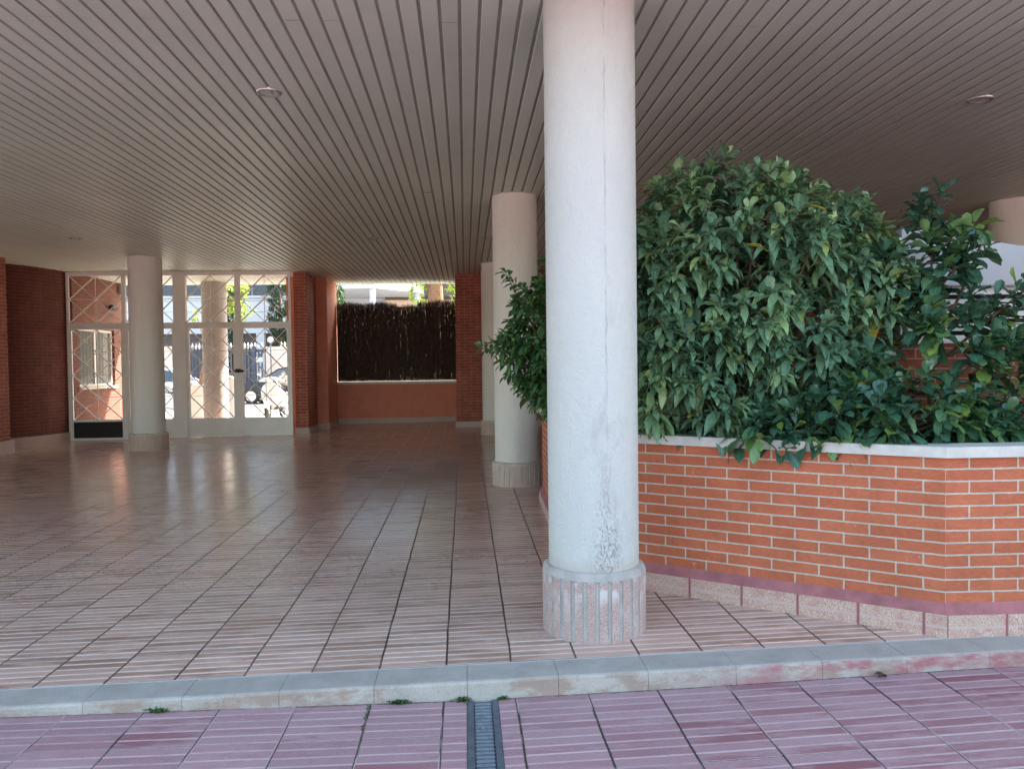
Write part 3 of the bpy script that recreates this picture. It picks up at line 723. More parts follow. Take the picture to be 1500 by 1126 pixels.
bm = B(); box(bm, -7.498, -7.42, 17.24, 17.38, 3.05, 3.24); part('housing', bm, M['grey_plastic'], ab, bevel=.01)
bm = B(); bar(bm, (-7.47, 17.31, 3.24), (-7.47, 17.31, 3.285), .01, 8); part('conduit', bm, M['grey_plastic'], ab)

# ------------------------------------------------------------------ ceiling fittings
lights = [((-1.318, 5.42), 'recessed round ceiling light above the left of the covered floor, nearest the camera', .078, 1),
          ((3.76, 5.43), 'recessed round ceiling light above the planter at right', .078, 1),
          ((-1.319, 11.45), 'small white ceiling light halfway back in line with the heather screen', .075, 1),
          ((-1.27, 16.2), 'ceiling light just in front of the heather screen, farthest back', .075, 1),
          ((-5.53, 11.4), 'pale flat ceiling light at left in front of the lone column', .085, 1)]
def downlight(x, y, label, r):
    t = thing('ceiling_light', label, 'ceiling light', (x, y, CEIL), 'recessed lights in the slatted ceiling')
    bm = B(); lathe(bm, (x, y, CEIL), [(r-.016, .03), (r-.014, -.004), (r-.006, -.011), (r+.004, -.008), (r+.008, -.0015), (r+.008, .02)], 40, cap=False); part('ring', bm, M['chrome2'], t, smooth=True, uv=False)
    bm = B(); lathe(bm, (x, y, CEIL), [(r-.012, .0005), (r*.70, .004), (r*.45, .010), (.004, .012)], 40, cap=False); part('lens', bm, M['lampglass'], t, smooth=True, uv=False)
M['chrome2'] = plain('satin_metal_ring', (.55, .52, .49), .3, .7, .05)
for (x, y), lab, r, _ in lights: downlight(x, y, lab, r)

# ------------------------------------------------------------------ drain, weeds, dry leaf
dg = thing('drain_grate', 'galvanised slotted drain grate running away from the kerb', 'drain', (.057, 2.9, -.085))
zt = -.083
bm = B()
box(bm, -.013, .017, 1.0, 3.398, zt-.03, zt); box(bm, .097, .126, 1.0, 3.398, zt-.03, zt)
part('frame', bm, M['steel'], dg, bevel=.002)
bm = B(); y = 1.0
while y < 3.37:
    box(bm, .020, .094, y+.004, y+.021, zt-.012, zt-.001); y += .0305
part('bars', bm, M['steel_light'], dg, bevel=.003)
bm = B(); box(bm, .0172, .0968, 1.0, 3.398, zt-.03, zt-.010); y = 1.0
while y < 3.37:
    for xx in (.021, .084): box(bm, xx, xx+.010, y+.0225, y+.0325, zt-.0098, zt-.0085, 1)
    y += .0305
part('slot_plate', bm, [M['steel'], M['dark']], dg)
bm = B(); box(bm, -.013, .126, 1.0, 3.398, zt-.09, zt-.032); part('channel', bm, M['dark'], dg)
bm = B(); lathe(bm, (.052, 3.13, zt-.003), [(.008, -.002), (.008, .003), (.003, .005)], 16); part('bolt', bm, M['chrome'], dg)
def weed(x, y, s, n, label):
    t = thing('weed', label, 'weed', (x, y, zstreet(x)), 'weeds at the foot of the kerb')
    P = np.stack([rng.normal(x, s*.9, n), rng.normal(y, s*.16, n), rng.uniform(zstreet(x), zstreet(x)+s*.5, n)], 1)
    D = np.stack([rng.normal(0, .8, n), rng.normal(-.2, .5, n), rng.uniform(.2, 1, n)], 1)
    foliage('leaves', blades(P, D, rng.uniform(.010, .026, n), rng.uniform(.006, .012, n), rng.uniform(.2, .9, n)), M['weed'], t)
for x, s, n, lab in ((-1.34, .022, 90, 'small green weed at the kerb foot, leftmost'), (-.30, .022, 110, 'green weed tuft at the kerb foot left of the drain grate'),
                     (-.03, .022, 90, 'flat green weed growing where the kerb meets the drain grate'), (.15, .010, 40, 'tiny weed just right of the drain grate')):
    weed(x, kb(x)-.208, s, n, lab)
t = thing('moss_strip', 'thin line of moss and grit in the open tile joint left of the drain grate', 'moss', (-.437, 3.27, zstreet(-.44)))
n_ = 170; yy_ = rng.uniform(3.12, 3.39, n_); yy_ = yy_[np.sin(yy_*60) + np.sin(yy_*23+1) > -.7]; n_ = len(yy_)
foliage('leaves', blades(np.stack([-.440 + rng.normal(0, .0035, n_), yy_, np.full(n_, zstreet(-.44)+.0005)], 1), np.stack([rng.normal(0, .6, n_), rng.normal(0, .6, n_), rng.uniform(.15, .8, n_)], 1), rng.uniform(.005, .013, n_), rng.uniform(.003, .006, n_), rng.uniform(.2, .8, n_)), M['weed'], t)
dl = thing('dry_leaf', 'curled brown dry leaf lying on the red tiles at right', 'leaf', (1.9, 3.42, -.058))
rawd = blades(np.array([[1.88, 3.41, -.055], [1.90, 3.42, -.053]]), np.array([[1, .3, .35], [-.6, .5, .4]]), np.array([.06, .04]), np.array([.03, .022]), np.array([.6, .5]), .6, tint=np.array([1., 1.]))
foliage('blade', rawd, M['dryleaf'], dl)

# ------------------------------------------------------------------ planting
def branches(parent, root, tips, r0, name='stem', mat=None):
    bm = B()
    for tp in tips:
        a = Vector(root) + Vector((random.uniform(-.05, .05), random.uniform(-.05, .05), 0)); b = Vector(tp)
        m = a.lerp(b, .5) + Vector((random.uniform(-.06, .06), random.uniform(-.06, .06), .06))
        tube(bm, [a, a.lerp(m, .5)+Vector((0, 0, .03)), m, b], [r0, r0*.8, r0*.6, r0*.25], 6)
    return part(name, bm, mat or M['stem'], parent, smooth='all')
# big laurel bush
lb = thing('laurel_bush', 'huge dense green bush overflowing the planter right of the front column', 'bush', (1.75, 4.75, .885))
ells = [((1.72, 4.72, 1.98), (.66, .60, .58)), ((1.42, 4.72, 1.42), (.50, .52, .50)), ((2.20, 4.70, 2.05), (.34, .40, .36)), ((1.98, 4.55, 1.52), (.36, .42, .36)), ((1.32, 4.80, 1.85), (.46, .45, .48)), ((2.36, 4.36, 1.80), (.24, .18, .34)), ((2.30, 4.36, 1.42), (.22, .16, .26))]
pos, ax = shell(ells, 800, .85, .18, lambda p: p[2] > .93 and not (p[0] > 2.15 and p[1] > 4.46 and p[2] < 1.9) and p[1] < 5.4)
ax[:, 1] -= .25
foliage('foliage', rosettes(pos, ax, 14, .158, .053, .85, (.5, 1.5), stemlen=.12, vary=.24), M['leaf_a'], lb)
branches(lb, (1.75, 4.8, .88), pos[rng.choice(len(pos), 60)]*.92+np.array([1.72, 4.75, 1.7])*.08, .016)
# glossy open plant on the right
WB = np.array([.12, .14, .62, 1.0, .86, .08])
gp = thing('glossy_shrub', 'open shrub with large shiny dark leaves in front of the white louvres', 'shrub', (2.62, 4.2, .885))
stems = [[(2.62, 4.20, .88), (2.60, 4.20, 1.5), (2.62, 4.19, 2.0), (2.61, 4.17, 2.33)], [(2.62, 4.2, 1.45), (2.75, 4.15, 1.75), (2.86, 4.12, 2.05)], [(2.62, 4.2, 1.35), (2.85, 4.12, 1.58), (3.08, 4.05, 1.80)],
         [(2.61, 4.2, 1.6), (2.50, 4.2, 1.80), (2.42, 4.22, 1.98)], [(2.62, 4.2, 1.2), (2.9, 4.15, 1.42), (3.2, 4.15, 1.58)], [(2.62, 4.2, 1.1), (3.0, 4.2, 1.3), (3.3, 4.2, 1.36)], [(2.62, 4.2, 1.75), (2.7, 4.12, 1.9), (2.72, 4.05, 2.12)], [(2.62, 4.2, 1.5), (2.52, 4.08, 1.55), (2.46, 4.0, 1.62)], [(2.62, 4.2, 1.4), (2.78, 4.06, 1.47), (2.90, 4.0, 1.52)]]
bm = B(); pp, aa = [], []
for st in stems:
    tube(bm, st, [.011*(1-.6*i/(len(st)-1)) for i in range(len(st))], 7)
    S = [np.array(q) for q in st]; m = 13 if st is stems[0] else 6
    for k in range(m):
        t = (.38 if st is stems[0] else .45) + (1-(.38 if st is stems[0] else .45))*k/(m-1); q = t*(len(S)-1); i = min(int(q), len(S)-2); p_ = S[i] + (S[i+1]-S[i])*(q-i)
        d = unit(S[i+1]-S[i]); pp.append(p_ + rng.normal(0, .035, 3)); aa.append(d*.8 + np.array([0, -.25, .5]) + rng.normal(0, .35, 3))
part('stem', bm, M['stem'], gp, smooth='all')
foliage('foliage', rosettes(np.array(pp), np.array(aa), 11, .168, .076, .50, (.5, 1.5), stemlen=.09, wl=WB, fold=.15), M['leaf_b'], gp)
# low glossy plant along the coping
lp = thing('low_glossy_shrub', 'low spreading shrub of shiny dark leaves lying along the white coping', 'shrub', (2.25, 4.0, .885))
ells2 = [((2.38, 4.06, 1.12), (.42, .20, .20)), ((2.02, 4.16, 1.05), (.26, .20, .16)), ((2.20, 4.22, 1.30), (.20, .18, .18)), ((2.75, 4.1, 1.05), (.25, .2, .13)), ((1.72, 4.28, 1.0), (.2, .2, .12))]
pos2, ax2 = shell(ells2, 190, .35, .2, lambda p: p[2] > .94 and p[1] < 4.46)
ax2[:, 1] -= .35
foliage('foliage', rosettes(pos2, ax2, 8, .155, .064, .55, (.5, 1.5), stemlen=.08, wl=WB, fold=.15), M['leaf_b'], lp)
branches(lp, (2.3, 4.15, .88), pos2[:26], .009)
rp = thing('glossy_shrub', 'low dark shrub spilling along the coping at the right edge', 'shrub', (3.2, 4.05, .885))
ells3 = [((3.15, 4.08, 1.12), (.24, .2, .2)), ((3.45, 4.1, 1.25), (.25, .2, .3)), ((3.35, 4.15, 2.0), (.16, .14, .14))]
pos3, ax3 = shell(ells3, 46, .35, .2, lambda p: p[2] > .96 and p[1] < 4.46)
foliage('foliage', rosettes(pos3, ax3, 8, .13, .052, .55, (.5, 1.5), stemlen=.08, wl=WB, fold=.15), M['leaf_b'], rp)
branches(rp, (3.3, 4.15, .88), pos3[:30], .009)
# small bush at the far end of the planter
sb = thing('leafy_bush', 'smaller fresh green bush leaning out of the planter left of the front column', 'bush', (1.05, 6.9, .885))
ells4 = [((.72, 6.75, 1.62), (.34, .45, .46)), ((.95, 6.7, 1.25), (.40, .45, .38)), ((.98, 6.8, 2.0), (.36, .40, .34)), ((.52, 6.7, 1.50), (.22, .3, .26))]
pos4, ax4 = shell(ells4, 380, .45, .22, lambda p: p[2] > .93)
extra = np.array([[.25, 6.6, 1.58], [.17, 6.6, 1.56], [.33, 6.6, 1.62], [.42, 6.6, 2.10], [.36, 6.6, 2.18], [.50, 6.6, 2.05], [.72, 6.6, 2.27]])
pos4 = np.vstack([pos4, extra]); ax4 = np.vstack([ax4, np.tile([-.6, -.2, .5], (len(extra), 1))])
foliage('foliage', rosettes(pos4, ax4, 9, .125, .050, .7, (.45, 1.4), stemlen=.085), M['leaf_c'], sb)
branches(sb, (1.05, 6.9, .88), np.vstack([pos4[:40], extra]), .012)

# ------------------------------------------------------------------ street beyond: cars, scooter, motorbike
def car(x0, y, z, L, mats, label, flip=1):
    """side-on car: nose at x0 pointing -x (flip=1)"""
    t = thing('parked_car', label, 'car', (x0+L/2, y, z), 'cars parked across the street')
    W = .86
    def X(u): return x0 + u*L if flip == 1 else x0 + L - u*L
    low = [(0.0, .42), (.004, .62), (.03, .74), (.12, .84), (.26, .93), (.95, .98), (.985, .86), (1.0, .60), (.995, .36), (.80, .22), (.18, .22), (.02, .28)]
    bm = B(); rows = []
    for s, k in ((-1, .93), (-.9, 1.0), (.9, 1.0), (1, .93)):
        cx, cz = .5, .6
        rows.append([bm.verts.new((X(cx+(u-cx)*(.985 if abs(s) == 1 else 1)), y+s*W, z+cz+(v-cz)*k)) for u, v in low])
    n = len(low)
    for i in range(3):
        for k in range(n): bm.faces.new((rows[i][k], rows[i][(k+1)%n], rows[i+1][(k+1)%n], rows[i+1][k]))
    bm.faces.new(rows[0]); bm.faces.new(rows[3][::-1]); bmesh.ops.recalc_face_normals(bm, faces=bm.faces)
    body = part('body', bm, mats, t, smooth=True, bevel=.02)
    gh = [(.27, .93), (.42, 1.36), (.50, 1.43), (.70, 1.43), (.82, 1.34), (.94, .97)]
    bm = B(); rows = []
    for s in (-1, 1): rows.append([bm.verts.new((X(u), y+s*(W-.06-(v-.93)*.36), z+v)) for u, v in gh])
    n = len(gh)
    for k in range(n): bm.faces.new((rows[0][k], rows[0][(k+1)%n], rows[1][(k+1)%n], rows[1][k]))
    bm.faces.new(rows[0]); bm.faces.new(rows[1][::-1]); bmesh.ops.recalc_face_normals(bm, faces=bm.faces)
    part('windows', bm, M['carglass'], t)
    bm = B()
    for s in (-1, 1):
        pts = [Vector((X(u), y+s*(W-.06-(v-.93)*.36), z+v)) for u, v in gh]
        tube(bm, pts, .03, 6)
        for u in (.58,): tube(bm, [(X(u), y+s*(W-.06), z+.95), (X(u+.02), y+s*(W-.225), z+1.42)], .035, 6)
    for u, v in ((.50, 1.43), (.70, 1.43)): bar(bm, (X(u), y-W+.24, z+v), (X(u), y+W-.24, z+v), .03, 6)
    box(bm, min(X(.49), X(.71)), max(X(.49), X(.71)), y-W+.26, y+W-.26, z+1.42, z+1.455)
    part('roof', bm, mats, t)
    for u in (.18, .80):
        for s in (-1, 1):
            bm = B(); c_ = (X(u), y+s*(W-.09), z+.31); lathe(bm, c_, [(.19, -.10), (.30, -.10), (.315, -.06), (.315, .06), (.30, .10), (.19, .10)], 28, 'y'); wh = part('wheel', bm, M['black'], t, smooth=True)
            bm = B(); lathe(bm, c_, [(.20, -.105), (.185, -.085), (.05, -.075), (.04, -.11), (.03, .11), (.20, .105)], 20, 'y')
            for q in range(7):
                a = q*2*math.pi/7; bar(bm, (c_[0], c_[1]+s*.10, c_[2]), (c_[0]+.19*math.cos(a), c_[1]+s*.10, c_[2]+.19*math.sin(a)), .022, 6)
            part('rim', bm, M['chrome'], wh)
    for s in (-1, 1):
        bm = B(); obox(bm, (X(.035), y+s*(W-.2), z+.68), ((1,0,0),(0,1,0),(0,0,1)), (.10, .15, .055)); part('headlight', bm, M['lampglass'], t, bevel=.03)
        bm = B(); obox(bm, (X(.33), y+s*(W+.09), z+1.0), ((1,0,0),(0,1,0),(0,0,1)), (.06, .09, .06)); part('mirror', bm, mats, t, bevel=.03)
    return t
car(-9.25, 31.9, .0, 4.3, M['car_dark'], 'dark blue car parked across the street behind the white scooter')
car(-14.1, 31.9, .0, 4.2, M['car_silver'], 'silver car parked across the street behind the lone column and gate post', -1)

def scooter(cx, cy, z, label):
    t = thing('motor_scooter', label, 'scooter', (cx, cy, z))
    def P(x, y, zz): return (cx+x, cy+y, z+zz)
    W_, K, Cc = M['scooter'], M['black'], M['chrome']
    for yy, xx in ((-.62, -.04), (.62, .04)):
        bm = B(); lathe(bm, P(xx, yy, .22), [(.12, -.045), (.20, -.045), (.222, -.02), (.222, .02), (.20, .045), (.12, .045)], 28, 'x'); wh = part('wheel', bm, K, t, smooth=True)
        bm = B(); lathe(bm, P(xx, yy, .22), [(.125, -.04), (.03, -.05), (.03, .05), (.125, .04)], 18, 'x'); part('rim', bm, Cc, wh)
    # front mudguard
    bm = B(); rings = []
    for i in range(9):
        a = R(20 + 140*i/8); ring = []
        for j in range(7):
            b = R(-90 + 180*j/6); rr = .245 + .03*math.cos(b)
            ring.append(bm.verts.new(P(-.04 + .085*math.sin(b), -.62 - rr*math.cos(a), .22 + rr*math.sin(a) - .06*(1-math.cos(b)))))
        rings.append(ring)
    for i in range(8):
        for j in range(6): bm.faces.new((rings[i][j], rings[i][j+1], rings[i+1][j+1], rings[i+1][j]))
    part('mudguard', bm, W_, t, smooth='all')
    # leg shield: wide curved apron facing forward
    bm = B(); rings = []
    for zz, hw, y0 in ((.24, .13, -.36), (.36, .20, -.40), (.55, .27, -.45), (.74, .285, -.47), (.88, .23, -.46), (.97, .12, -.44)):
        ring = [bm.verts.new(P(hw*q, y0 + .13*q*q - .05*(1-q*q), zz)) for q in (-1, -.8, -.5, -.2, 0, .2, .5, .8, 1)] + [bm.verts.new(P(hw*q*.96, y0 + .13*q*q + .02, zz)) for q in (1, .5, 0, -.5, -1)]
        rings.append(ring)
    n = len(rings[0])
    for i in range(len(rings)-1):
        for k in range(n): bm.faces.new((rings[i][k], rings[i][(k+1)%n], rings[i+1][(k+1)%n], rings[i+1][k]))
    bm.faces.new(rings[0][::-1]); bm.faces.new(rings[-1]); bmesh.ops.recalc_face_normals(bm, faces=bm.faces)
    part('leg_shield', bm, W_, t, smooth=True)
    bm = B(); obox(bm, P(0, -.505, .66), ((1,0,0),(0,1,0),(0,0,1)), (.035, .02, .15)); part('horn_cover', bm, W_, t, bevel=.015)
    # handlebar with headlight, mirrors
    bm = B(); tube(bm, [P(-.33, -.30, 1.0), P(-.2, -.36, 1.03), P(0, -.40, 1.04), P(.2, -.36, 1.03), P(.33, -.30, 1.0)], [.02, .05, .075, .05, .02], 10); part('handlebar', bm, W_, t, smooth='all')
    bm = B(); lathe(bm, P(0, -.48, 1.04), [(.075, .06), (.082, 0), (.07, -.03), (.02, -.04)], 20, 'y'); part('headlight', bm, M['lampglass'], t, smooth=True)
    for s in (-1, 1):
        bm = B(); bar(bm, P(.36*s, -.28, 1.0), P(.28*s, -.30, 1.01), .022, 8); part('grip', bm, K, t)
        bm = B(); tube(bm, [P(.22*s, -.36, 1.05), P(.30*s, -.36, 1.16)], .007, 6); lathe(bm, P(.31*s, -.36, 1.20), [(.02, .018), (.058, .012), (.058, -.006), (.02, -.012)], 16, 'y'); part('mirror', bm, Cc, t)
    bm = B(); bar(bm, P(-.03, -.55, .30), P(-.0, -.42, .98), .03, 8); part('fork', bm, Cc, t)
    # floorboard, rear body, seat, top case
    bm = B(); obox(bm, P(0, -.12, .28), ((1,0,0),(0,1,0),(0,0,1)), (.16, .28, .03)); part('floorboard', bm, K, t, bevel=.015)
    bm = B(); rings = []
    for yy, hw, zl, zh in ((.12, .12, .28, .66), (.25, .20, .26, .72), (.5, .25, .26, .74), (.75, .22, .34, .72), (.92, .08, .5, .66)):
        rings.append([bm.verts.new(P(hw*math.cos(a), yy, (zl+zh)/2 + (zh-zl)/2*math.sin(a))) for a in [2*math.pi*k/16 for k in range(16)]])
    for i in range(4):
        for k in range(16): bm.faces.new((rings[i][k], rings[i][(k+1)%16], rings[i+1][(k+1)%16], rings[i+1][k]))
    bm.faces.new(rings[0][::-1]); bm.faces.new(rings[-1]); bmesh.ops.recalc_face_normals(bm, faces=bm.faces)
    part('rear_body', bm, W_, t, smooth='all')
    bm = B(); obox(bm, P(0, .42, .80), ((1,0,0),(0,1,0),(0,0,1)), (.15, .36, .055)); part('seat', bm, K, t, bevel=.04, smooth=True)
    bm = B(); obox(bm, P(.10, .80, .99), ((1,0,0),(0,1,0),(0,0,1)), (.21, .18, .14)); part('top_case', bm, W_, t, bevel=.06, smooth=True)
    bm = B(); bar(bm, P(.12, .1, .16), P(.24, .05, .02), .012, 6); part('kick_stand', bm, Cc, t)
scooter(-5.10, 21.0, .07, 'white motor scooter parked facing the gate in the sun')

def motorbike(cx, cy, z, label):
    t = thing('motorbike', label, 'motorbike', (cx, cy, z)); K, Cc = M['black'], M['chrome']
    def P(x, y, zz): return (cx+x, cy+y, z+zz)
    for x in (-.68, .68):
        bm = B(); lathe(bm, P(x, 0, .30), [(.22, -.05), (.28, -.05), (.305, -.02), (.305, .02), (.28, .05), (.22, .05)], 28, 'y'); wh = part('wheel', bm, K, t, smooth=True)
        bm = B()
        lathe(bm, P(x, 0, .30), [(.04, -.06), (.05, 0), (.04, .06)], 12, 'y')
        for q in range(10):
            a = q*math.pi/5; bar(bm, P(x, 0, .30), P(x+.23*math.cos(a), 0, .30+.23*math.sin(a)), .01, 5)
        part('rim', bm, Cc, wh)
    bm = B(); tube(bm, [P(-.66, 0, .30), P(-.42, 0, .82), P(-.36, 0, 1.0)], .035, 8); part('fork', bm, Cc, t)
    bm = B(); tube(bm, [P(-.4, 0, .8), P(0, 0, .72), P(.35, 0, .70), P(.68, 0, .30)], .035, 8); tube(bm, [P(-.4, 0, .8), P(-.15, 0, .3), P(.25, 0, .28), P(.68, 0, .30)], .03, 8); part('frame', bm, K, t)
    bm = B(); obox(bm, P(.02, 0, .42), ((1,0,0),(0,1,0),(0,0,1)), (.22, .17, .16)); part('engine', bm, Cc, t, bevel=.05)
    bm = B(); tube(bm, [P(-.35, 0, .86), P(-.2, 0, .88), P(.0, 0, .84), P(.12, 0, .78)], [.06, .14, .14, .06], 12); part('tank', bm, M['car_silver'], t, smooth='all')
    bm = B(); tube(bm, [P(.08, 0, .82), P(.3, 0, .80), P(.6, 0, .86), P(.78, 0, .86)], [.06, .11, .10, .04], 10); part('seat', bm, K, t, smooth='all')
    bm = B(); tube(bm, [P(-.26, -.36, 1.04), P(-.36, -.15, 1.04), P(-.36, .15, 1.04), P(-.26, .36, 1.04)], .016, 8); part('handlebar', bm, K, t)
    bm = B(); lathe(bm, P(-.45, 0, .92), [(.02, -.07), (.09, -.06), (.085, .02), (.03, .08)], 16, 'x'); part('headlight', bm, M['lampglass'], t, smooth=True)
    bm = B(); tube(bm, [P(-.1, -.14, .3), P(.2, -.16, .24), P(.75, -.18, .36)], [.025, .03, .05], 10); part('exhaust', bm, Cc, t, smooth='all')
motorbike(-8.05, 21.5, .06, 'dark motorbike parked beyond the gate behind the lone column')

# low piers in the sun beyond the gate
def pier(x, y, r0, h, label, mat, slope):
    t = thing('low_pier', label, 'pier', (x, y, .07))
    bm = B(); prism(bm, [(x-r0, y-r0), (x+r0, y-r0), (x+r0, y+r0), (x-r0, y+r0)], .04, [h, h-slope, h-slope, h]); part('pier_body', bm, mat, t, bevel=.015)
    bm = B(); box(bm, x-r0-.03, x+r0+.03, y-r0-.03, y+r0+.03, .03, .16); part('footing', bm, mat, t, bevel=.01)
pier(-5.92, 19.6, .22, 1.28, 'bright white sunlit pier right of the column seen through the gate', M['scooter'], .10)
pier(-6.95, 20.6, .16, 1.0, 'cream rendered pier behind the tree trunk seen through the gate', M['stone'], .0)

# fence, stone walls, signs across the street
fe = thing('iron_fence', 'blue grey iron fence with white picket tips across the street', 'fence', (-11, 36, 0))
bm = B(); x = -13.2
while x < -9.2: box(bm, x, x+.055, 35.98, 36.02, .3, 2.30); x += .155
part('pickets', bm, M['fence'], fe)
bm = B(); x = -13.2
while x < -9.2: lathe(bm, (x+.0275, 36, 0), [(.028, 2.301), (.058, 2.40), (.055, 2.48), (.012, 2.60)], 8); x += .155
part('picket_tips', bm, M['scooter'], fe)
bm = B(); box(bm, -13.2, -9.2, 36.03, 36.07, 2.16, 2.28); box(bm, -13.2, -9.2, 36.03, 36.07, .32, .42); part('rail', bm, M['fence'], fe)
for xx in (-10.95, -9.72):
    bm = B(); box(bm, xx, xx+.16, 35.9, 35.97, 0, 2.42); part('post', bm, M['fence'], fe, bevel=.01)
bm = B(); box(bm, -13.2, -9.2, 35.95, 36.1, -.02, .30); part('base_wall', bm, M['stone'], fe)
sw = thing('stone_wall', 'beige stone panel wall with fence tips above, behind the dark car', 'wall', (-8, 36.2, 0))
bm = B(); box(bm, -9.15, -6.6, 36.0, 36.3, -.02, 2.40); part('wall', bm, M['stone'], sw)
bm = B(); x = -8.45
while x < -6.7: lathe(bm, (x, 36.15, 0), [(.028, 2.401), (.055, 2.45), (.055, 2.53), (.012, 2.62)], 8); x += .155
part('picket_tips', bm, M['scooter'], sw)
sw = thing('stone_wall', 'beige stone panel wall left of the iron fence, behind the silver car', 'wall', (-15, 36.2, 0))
bm = B(); box(bm, -19, -13.22, 36.0, 36.3, -.02, 2.38); part('wall', bm, M['stone'], sw)
bm = B(); box(bm, -19.05, -13.2, 35.96, 36.34, 2.382, 2.46); part('coping', bm, M['stone'], sw, bevel=.01)
rs = thing('street_sign', 'small round white sign on a post across the street', 'sign', (-8.82, 35.7, 0))
bm = B(); lathe(bm, (-8.82, 35.66, 2.70), [(.13, .015), (.14, .0), (.13, -.012)], 24, 'y'); part('disc', bm, M['scooter'], rs)
bm = B(); bar(bm, (-8.82, 35.7, 0), (-8.82, 35.7, 2.85), .03, 8); part('post', bm, M['steel'], rs)
ps = thing('notice_plate', 'small white notice plate fixed on the iron fence', 'sign', (-9.42, 35.9, 1.95))
bm = B(); box(bm, -9.56, -9.24, 35.93, 35.965, 1.70, 1.92); part('plate', bm, M['scooter'], ps, bevel=.008)
bm = B(); box(bm, -9.48, -9.32, 35.93, 35.965, 1.925, 2.10); part('badge', bm, M['fence'], ps, bevel=.008)

# opposite buildings
ob = thing('white_building', 'pale clad building across the street above the iron fence', 'building', (-15, 46, 0))
bm = B(); zs = 3.42
while zs < 10: 
    h = .62; box(bm, -26, -8.6, 45.0, 45.3, zs, zs+h-.018); zs += h
part('cladding', bm, M['facade'], ob)
bm = B(); box(bm, -26, -8.6, 45.31, 54, 0, 10.0); part('wall', bm, M['facade_dark'], ob)
for xx in (-25.5, -22, -18.5, -13.6, -11.9, -9.1):
    bm = B(); box(bm, xx, xx+.45, 44.9, 45.3, 0, 3.41); part('pillar', bm, M['balcony'], ob)
for x0, x1 in ((-16, -12.15), (-21.0, -16.3), (-12.05, -10.2)):
    bm = B(); box(bm, x0, x1, 44.93, 44.995, 5.56, 7.4); wn = part('window', bm, M['winglass'], ob)
    bm = B(); box(bm, x0-.05, x1+.05, 44.90, 44.99, 5.45, 5.56); part('sill', bm, M['facade'], wn)
bm = B(); box(bm, -26.2, -8.4, 44.6, 54.2, 10.0, 10.4); part('roof', bm, M['facade_dark'], ob)

bb = thing('balcony_building', 'white building with wedge-shaped balcony on columns above the heather screen', 'building', (-3, 43, 0))
bm = B(); prism(bm, [(-7.9, 40.7), (-4.62, 40.0), (-2.3, 42.9), (-2.3, 48), (-7.9, 48)], 5.46, 6.6); part('balcony', bm, M['balcony'], bb)
for xx, yy in ((-4.75, 40.45), (-2.62, 43.2)):
    bm = B(); lathe(bm, (xx, yy, 0), [(.17, 0), (.17, 5.455)], 24); part('column', bm, M['balcony'], bb, smooth=True)
bm = B(); box(bm, -8.5, -4.0, 46, 46.5, 0, 5.45); part('wall', bm, M['facade'], bb)
bm = B(); box(bm, -4.6, 6, 45.5, 45.99, 0, 5.30); part('wall', bm, M['pinkwall'], bb)
bm = B(); box(bm, -4.6, 6, 45.4, 45.99, 5.302, 5.45); part('lintel', bm, M['facade_dark'], bb)
bm = B(); box(bm, -2.28, 6, 44.5, 48, 5.46, 8.4); part('upper_wall', bm, M['facade_dark'], bb)
bm = B(); box(bm, -8.0, -2.2, 41, 48, 8.4, 8.7); part('roof', bm, M['facade_dark'], bb)
bm = B(); box(bm, -9.0, -5.9, 44, 49, 5.47, 8.3); part('upper_storey', bm, M['pinkwall'], bb)

# trees beyond
def cloud(ells, n, L, W, mat, parent, bend=.4, up=.3):
    pos, ax = shell(ells, n, up, .45)
    foliage('crown', rosettes(pos, ax, 6, L, W, bend, (.3, 1.4), stemlen=L*.6), mat, parent)
def cypress(x, y, h, r, label):
    t = thing('cypress_tree', label, 'tree', (x, y, 0), 'cypresses across the street')
    bm = B(); tube(bm, [(x, y, -.02), (x, y, h*.6)], [.14, .05], 8); part('trunk', bm, M['bark'], t)
    ells = [((x+random.uniform(-.06, .06)*r, y, .5+(h-.5)*q), (r*k, r*k, h*.14)) for q, k in ((.1, .75), (.25, .95), (.4, 1.0), (.55, .95), (.7, .8), (.85, .55), (.95, .3))]
    pos, ax = shell(ells, 900, 1.2, .35)
    foliage('crown', rosettes(pos, ax, 5, .26, .07, .05, (.15, .7), stemlen=.15), M['leaf_cyp'], t)
cypress(-9.05, 38.6, 8.6, .54, 'tall dark cypress across the street above the stone wall, right one')
cypress(-11.35, 38.6, 8.2, .50, 'tall dark cypress across the street behind the yellow-green tree, left one')
st = thing('street_tree', 'slim leaning street tree with sunlit yellow-green leaves beyond the gate', 'tree', (-6.95, 20.9, .05))
bm = B(); tr = [(-6.98, 20.9, .0), (-6.93, 20.9, .5), (-6.98, 20.9, 1.0), (-6.86, 20.9, 1.6), (-6.80, 20.92, 2.2), (-6.6, 20.95, 2.8), (-6.3, 21.0, 3.4)]
tube(bm, tr, [.115, .10, .09, .085, .075, .06, .04], 10)
tube(bm, [(-6.6, 20.95, 2.8), (-6.35, 21.0, 2.95), (-6.15, 21.0, 3.2), (-5.95, 21.0, 3.6)], [.035, .03, .025, .015], 7); tube(bm, [(-6.82, 20.92, 2.1), (-7.0, 20.9, 2.5), (-7.08, 20.9, 2.9)], [.02, .012, .006], 6)
part('trunk', bm, M['bark'], st, smooth='all')
cloud([((-5.95, 21.0, 3.05), (.30, .3, .42)), ((-6.2, 21.0, 3.9), (.6, .6, .5)), ((-7.08, 20.9, 2.85), (.12, .12, .28))], 150, .13, .07, M['leaf_sun'], st)
iv = thing('ivy_clad_tree', 'thick tree trunk wrapped in yellowing ivy right of the balcony building', 'tree', (-1.2, 30, 0))
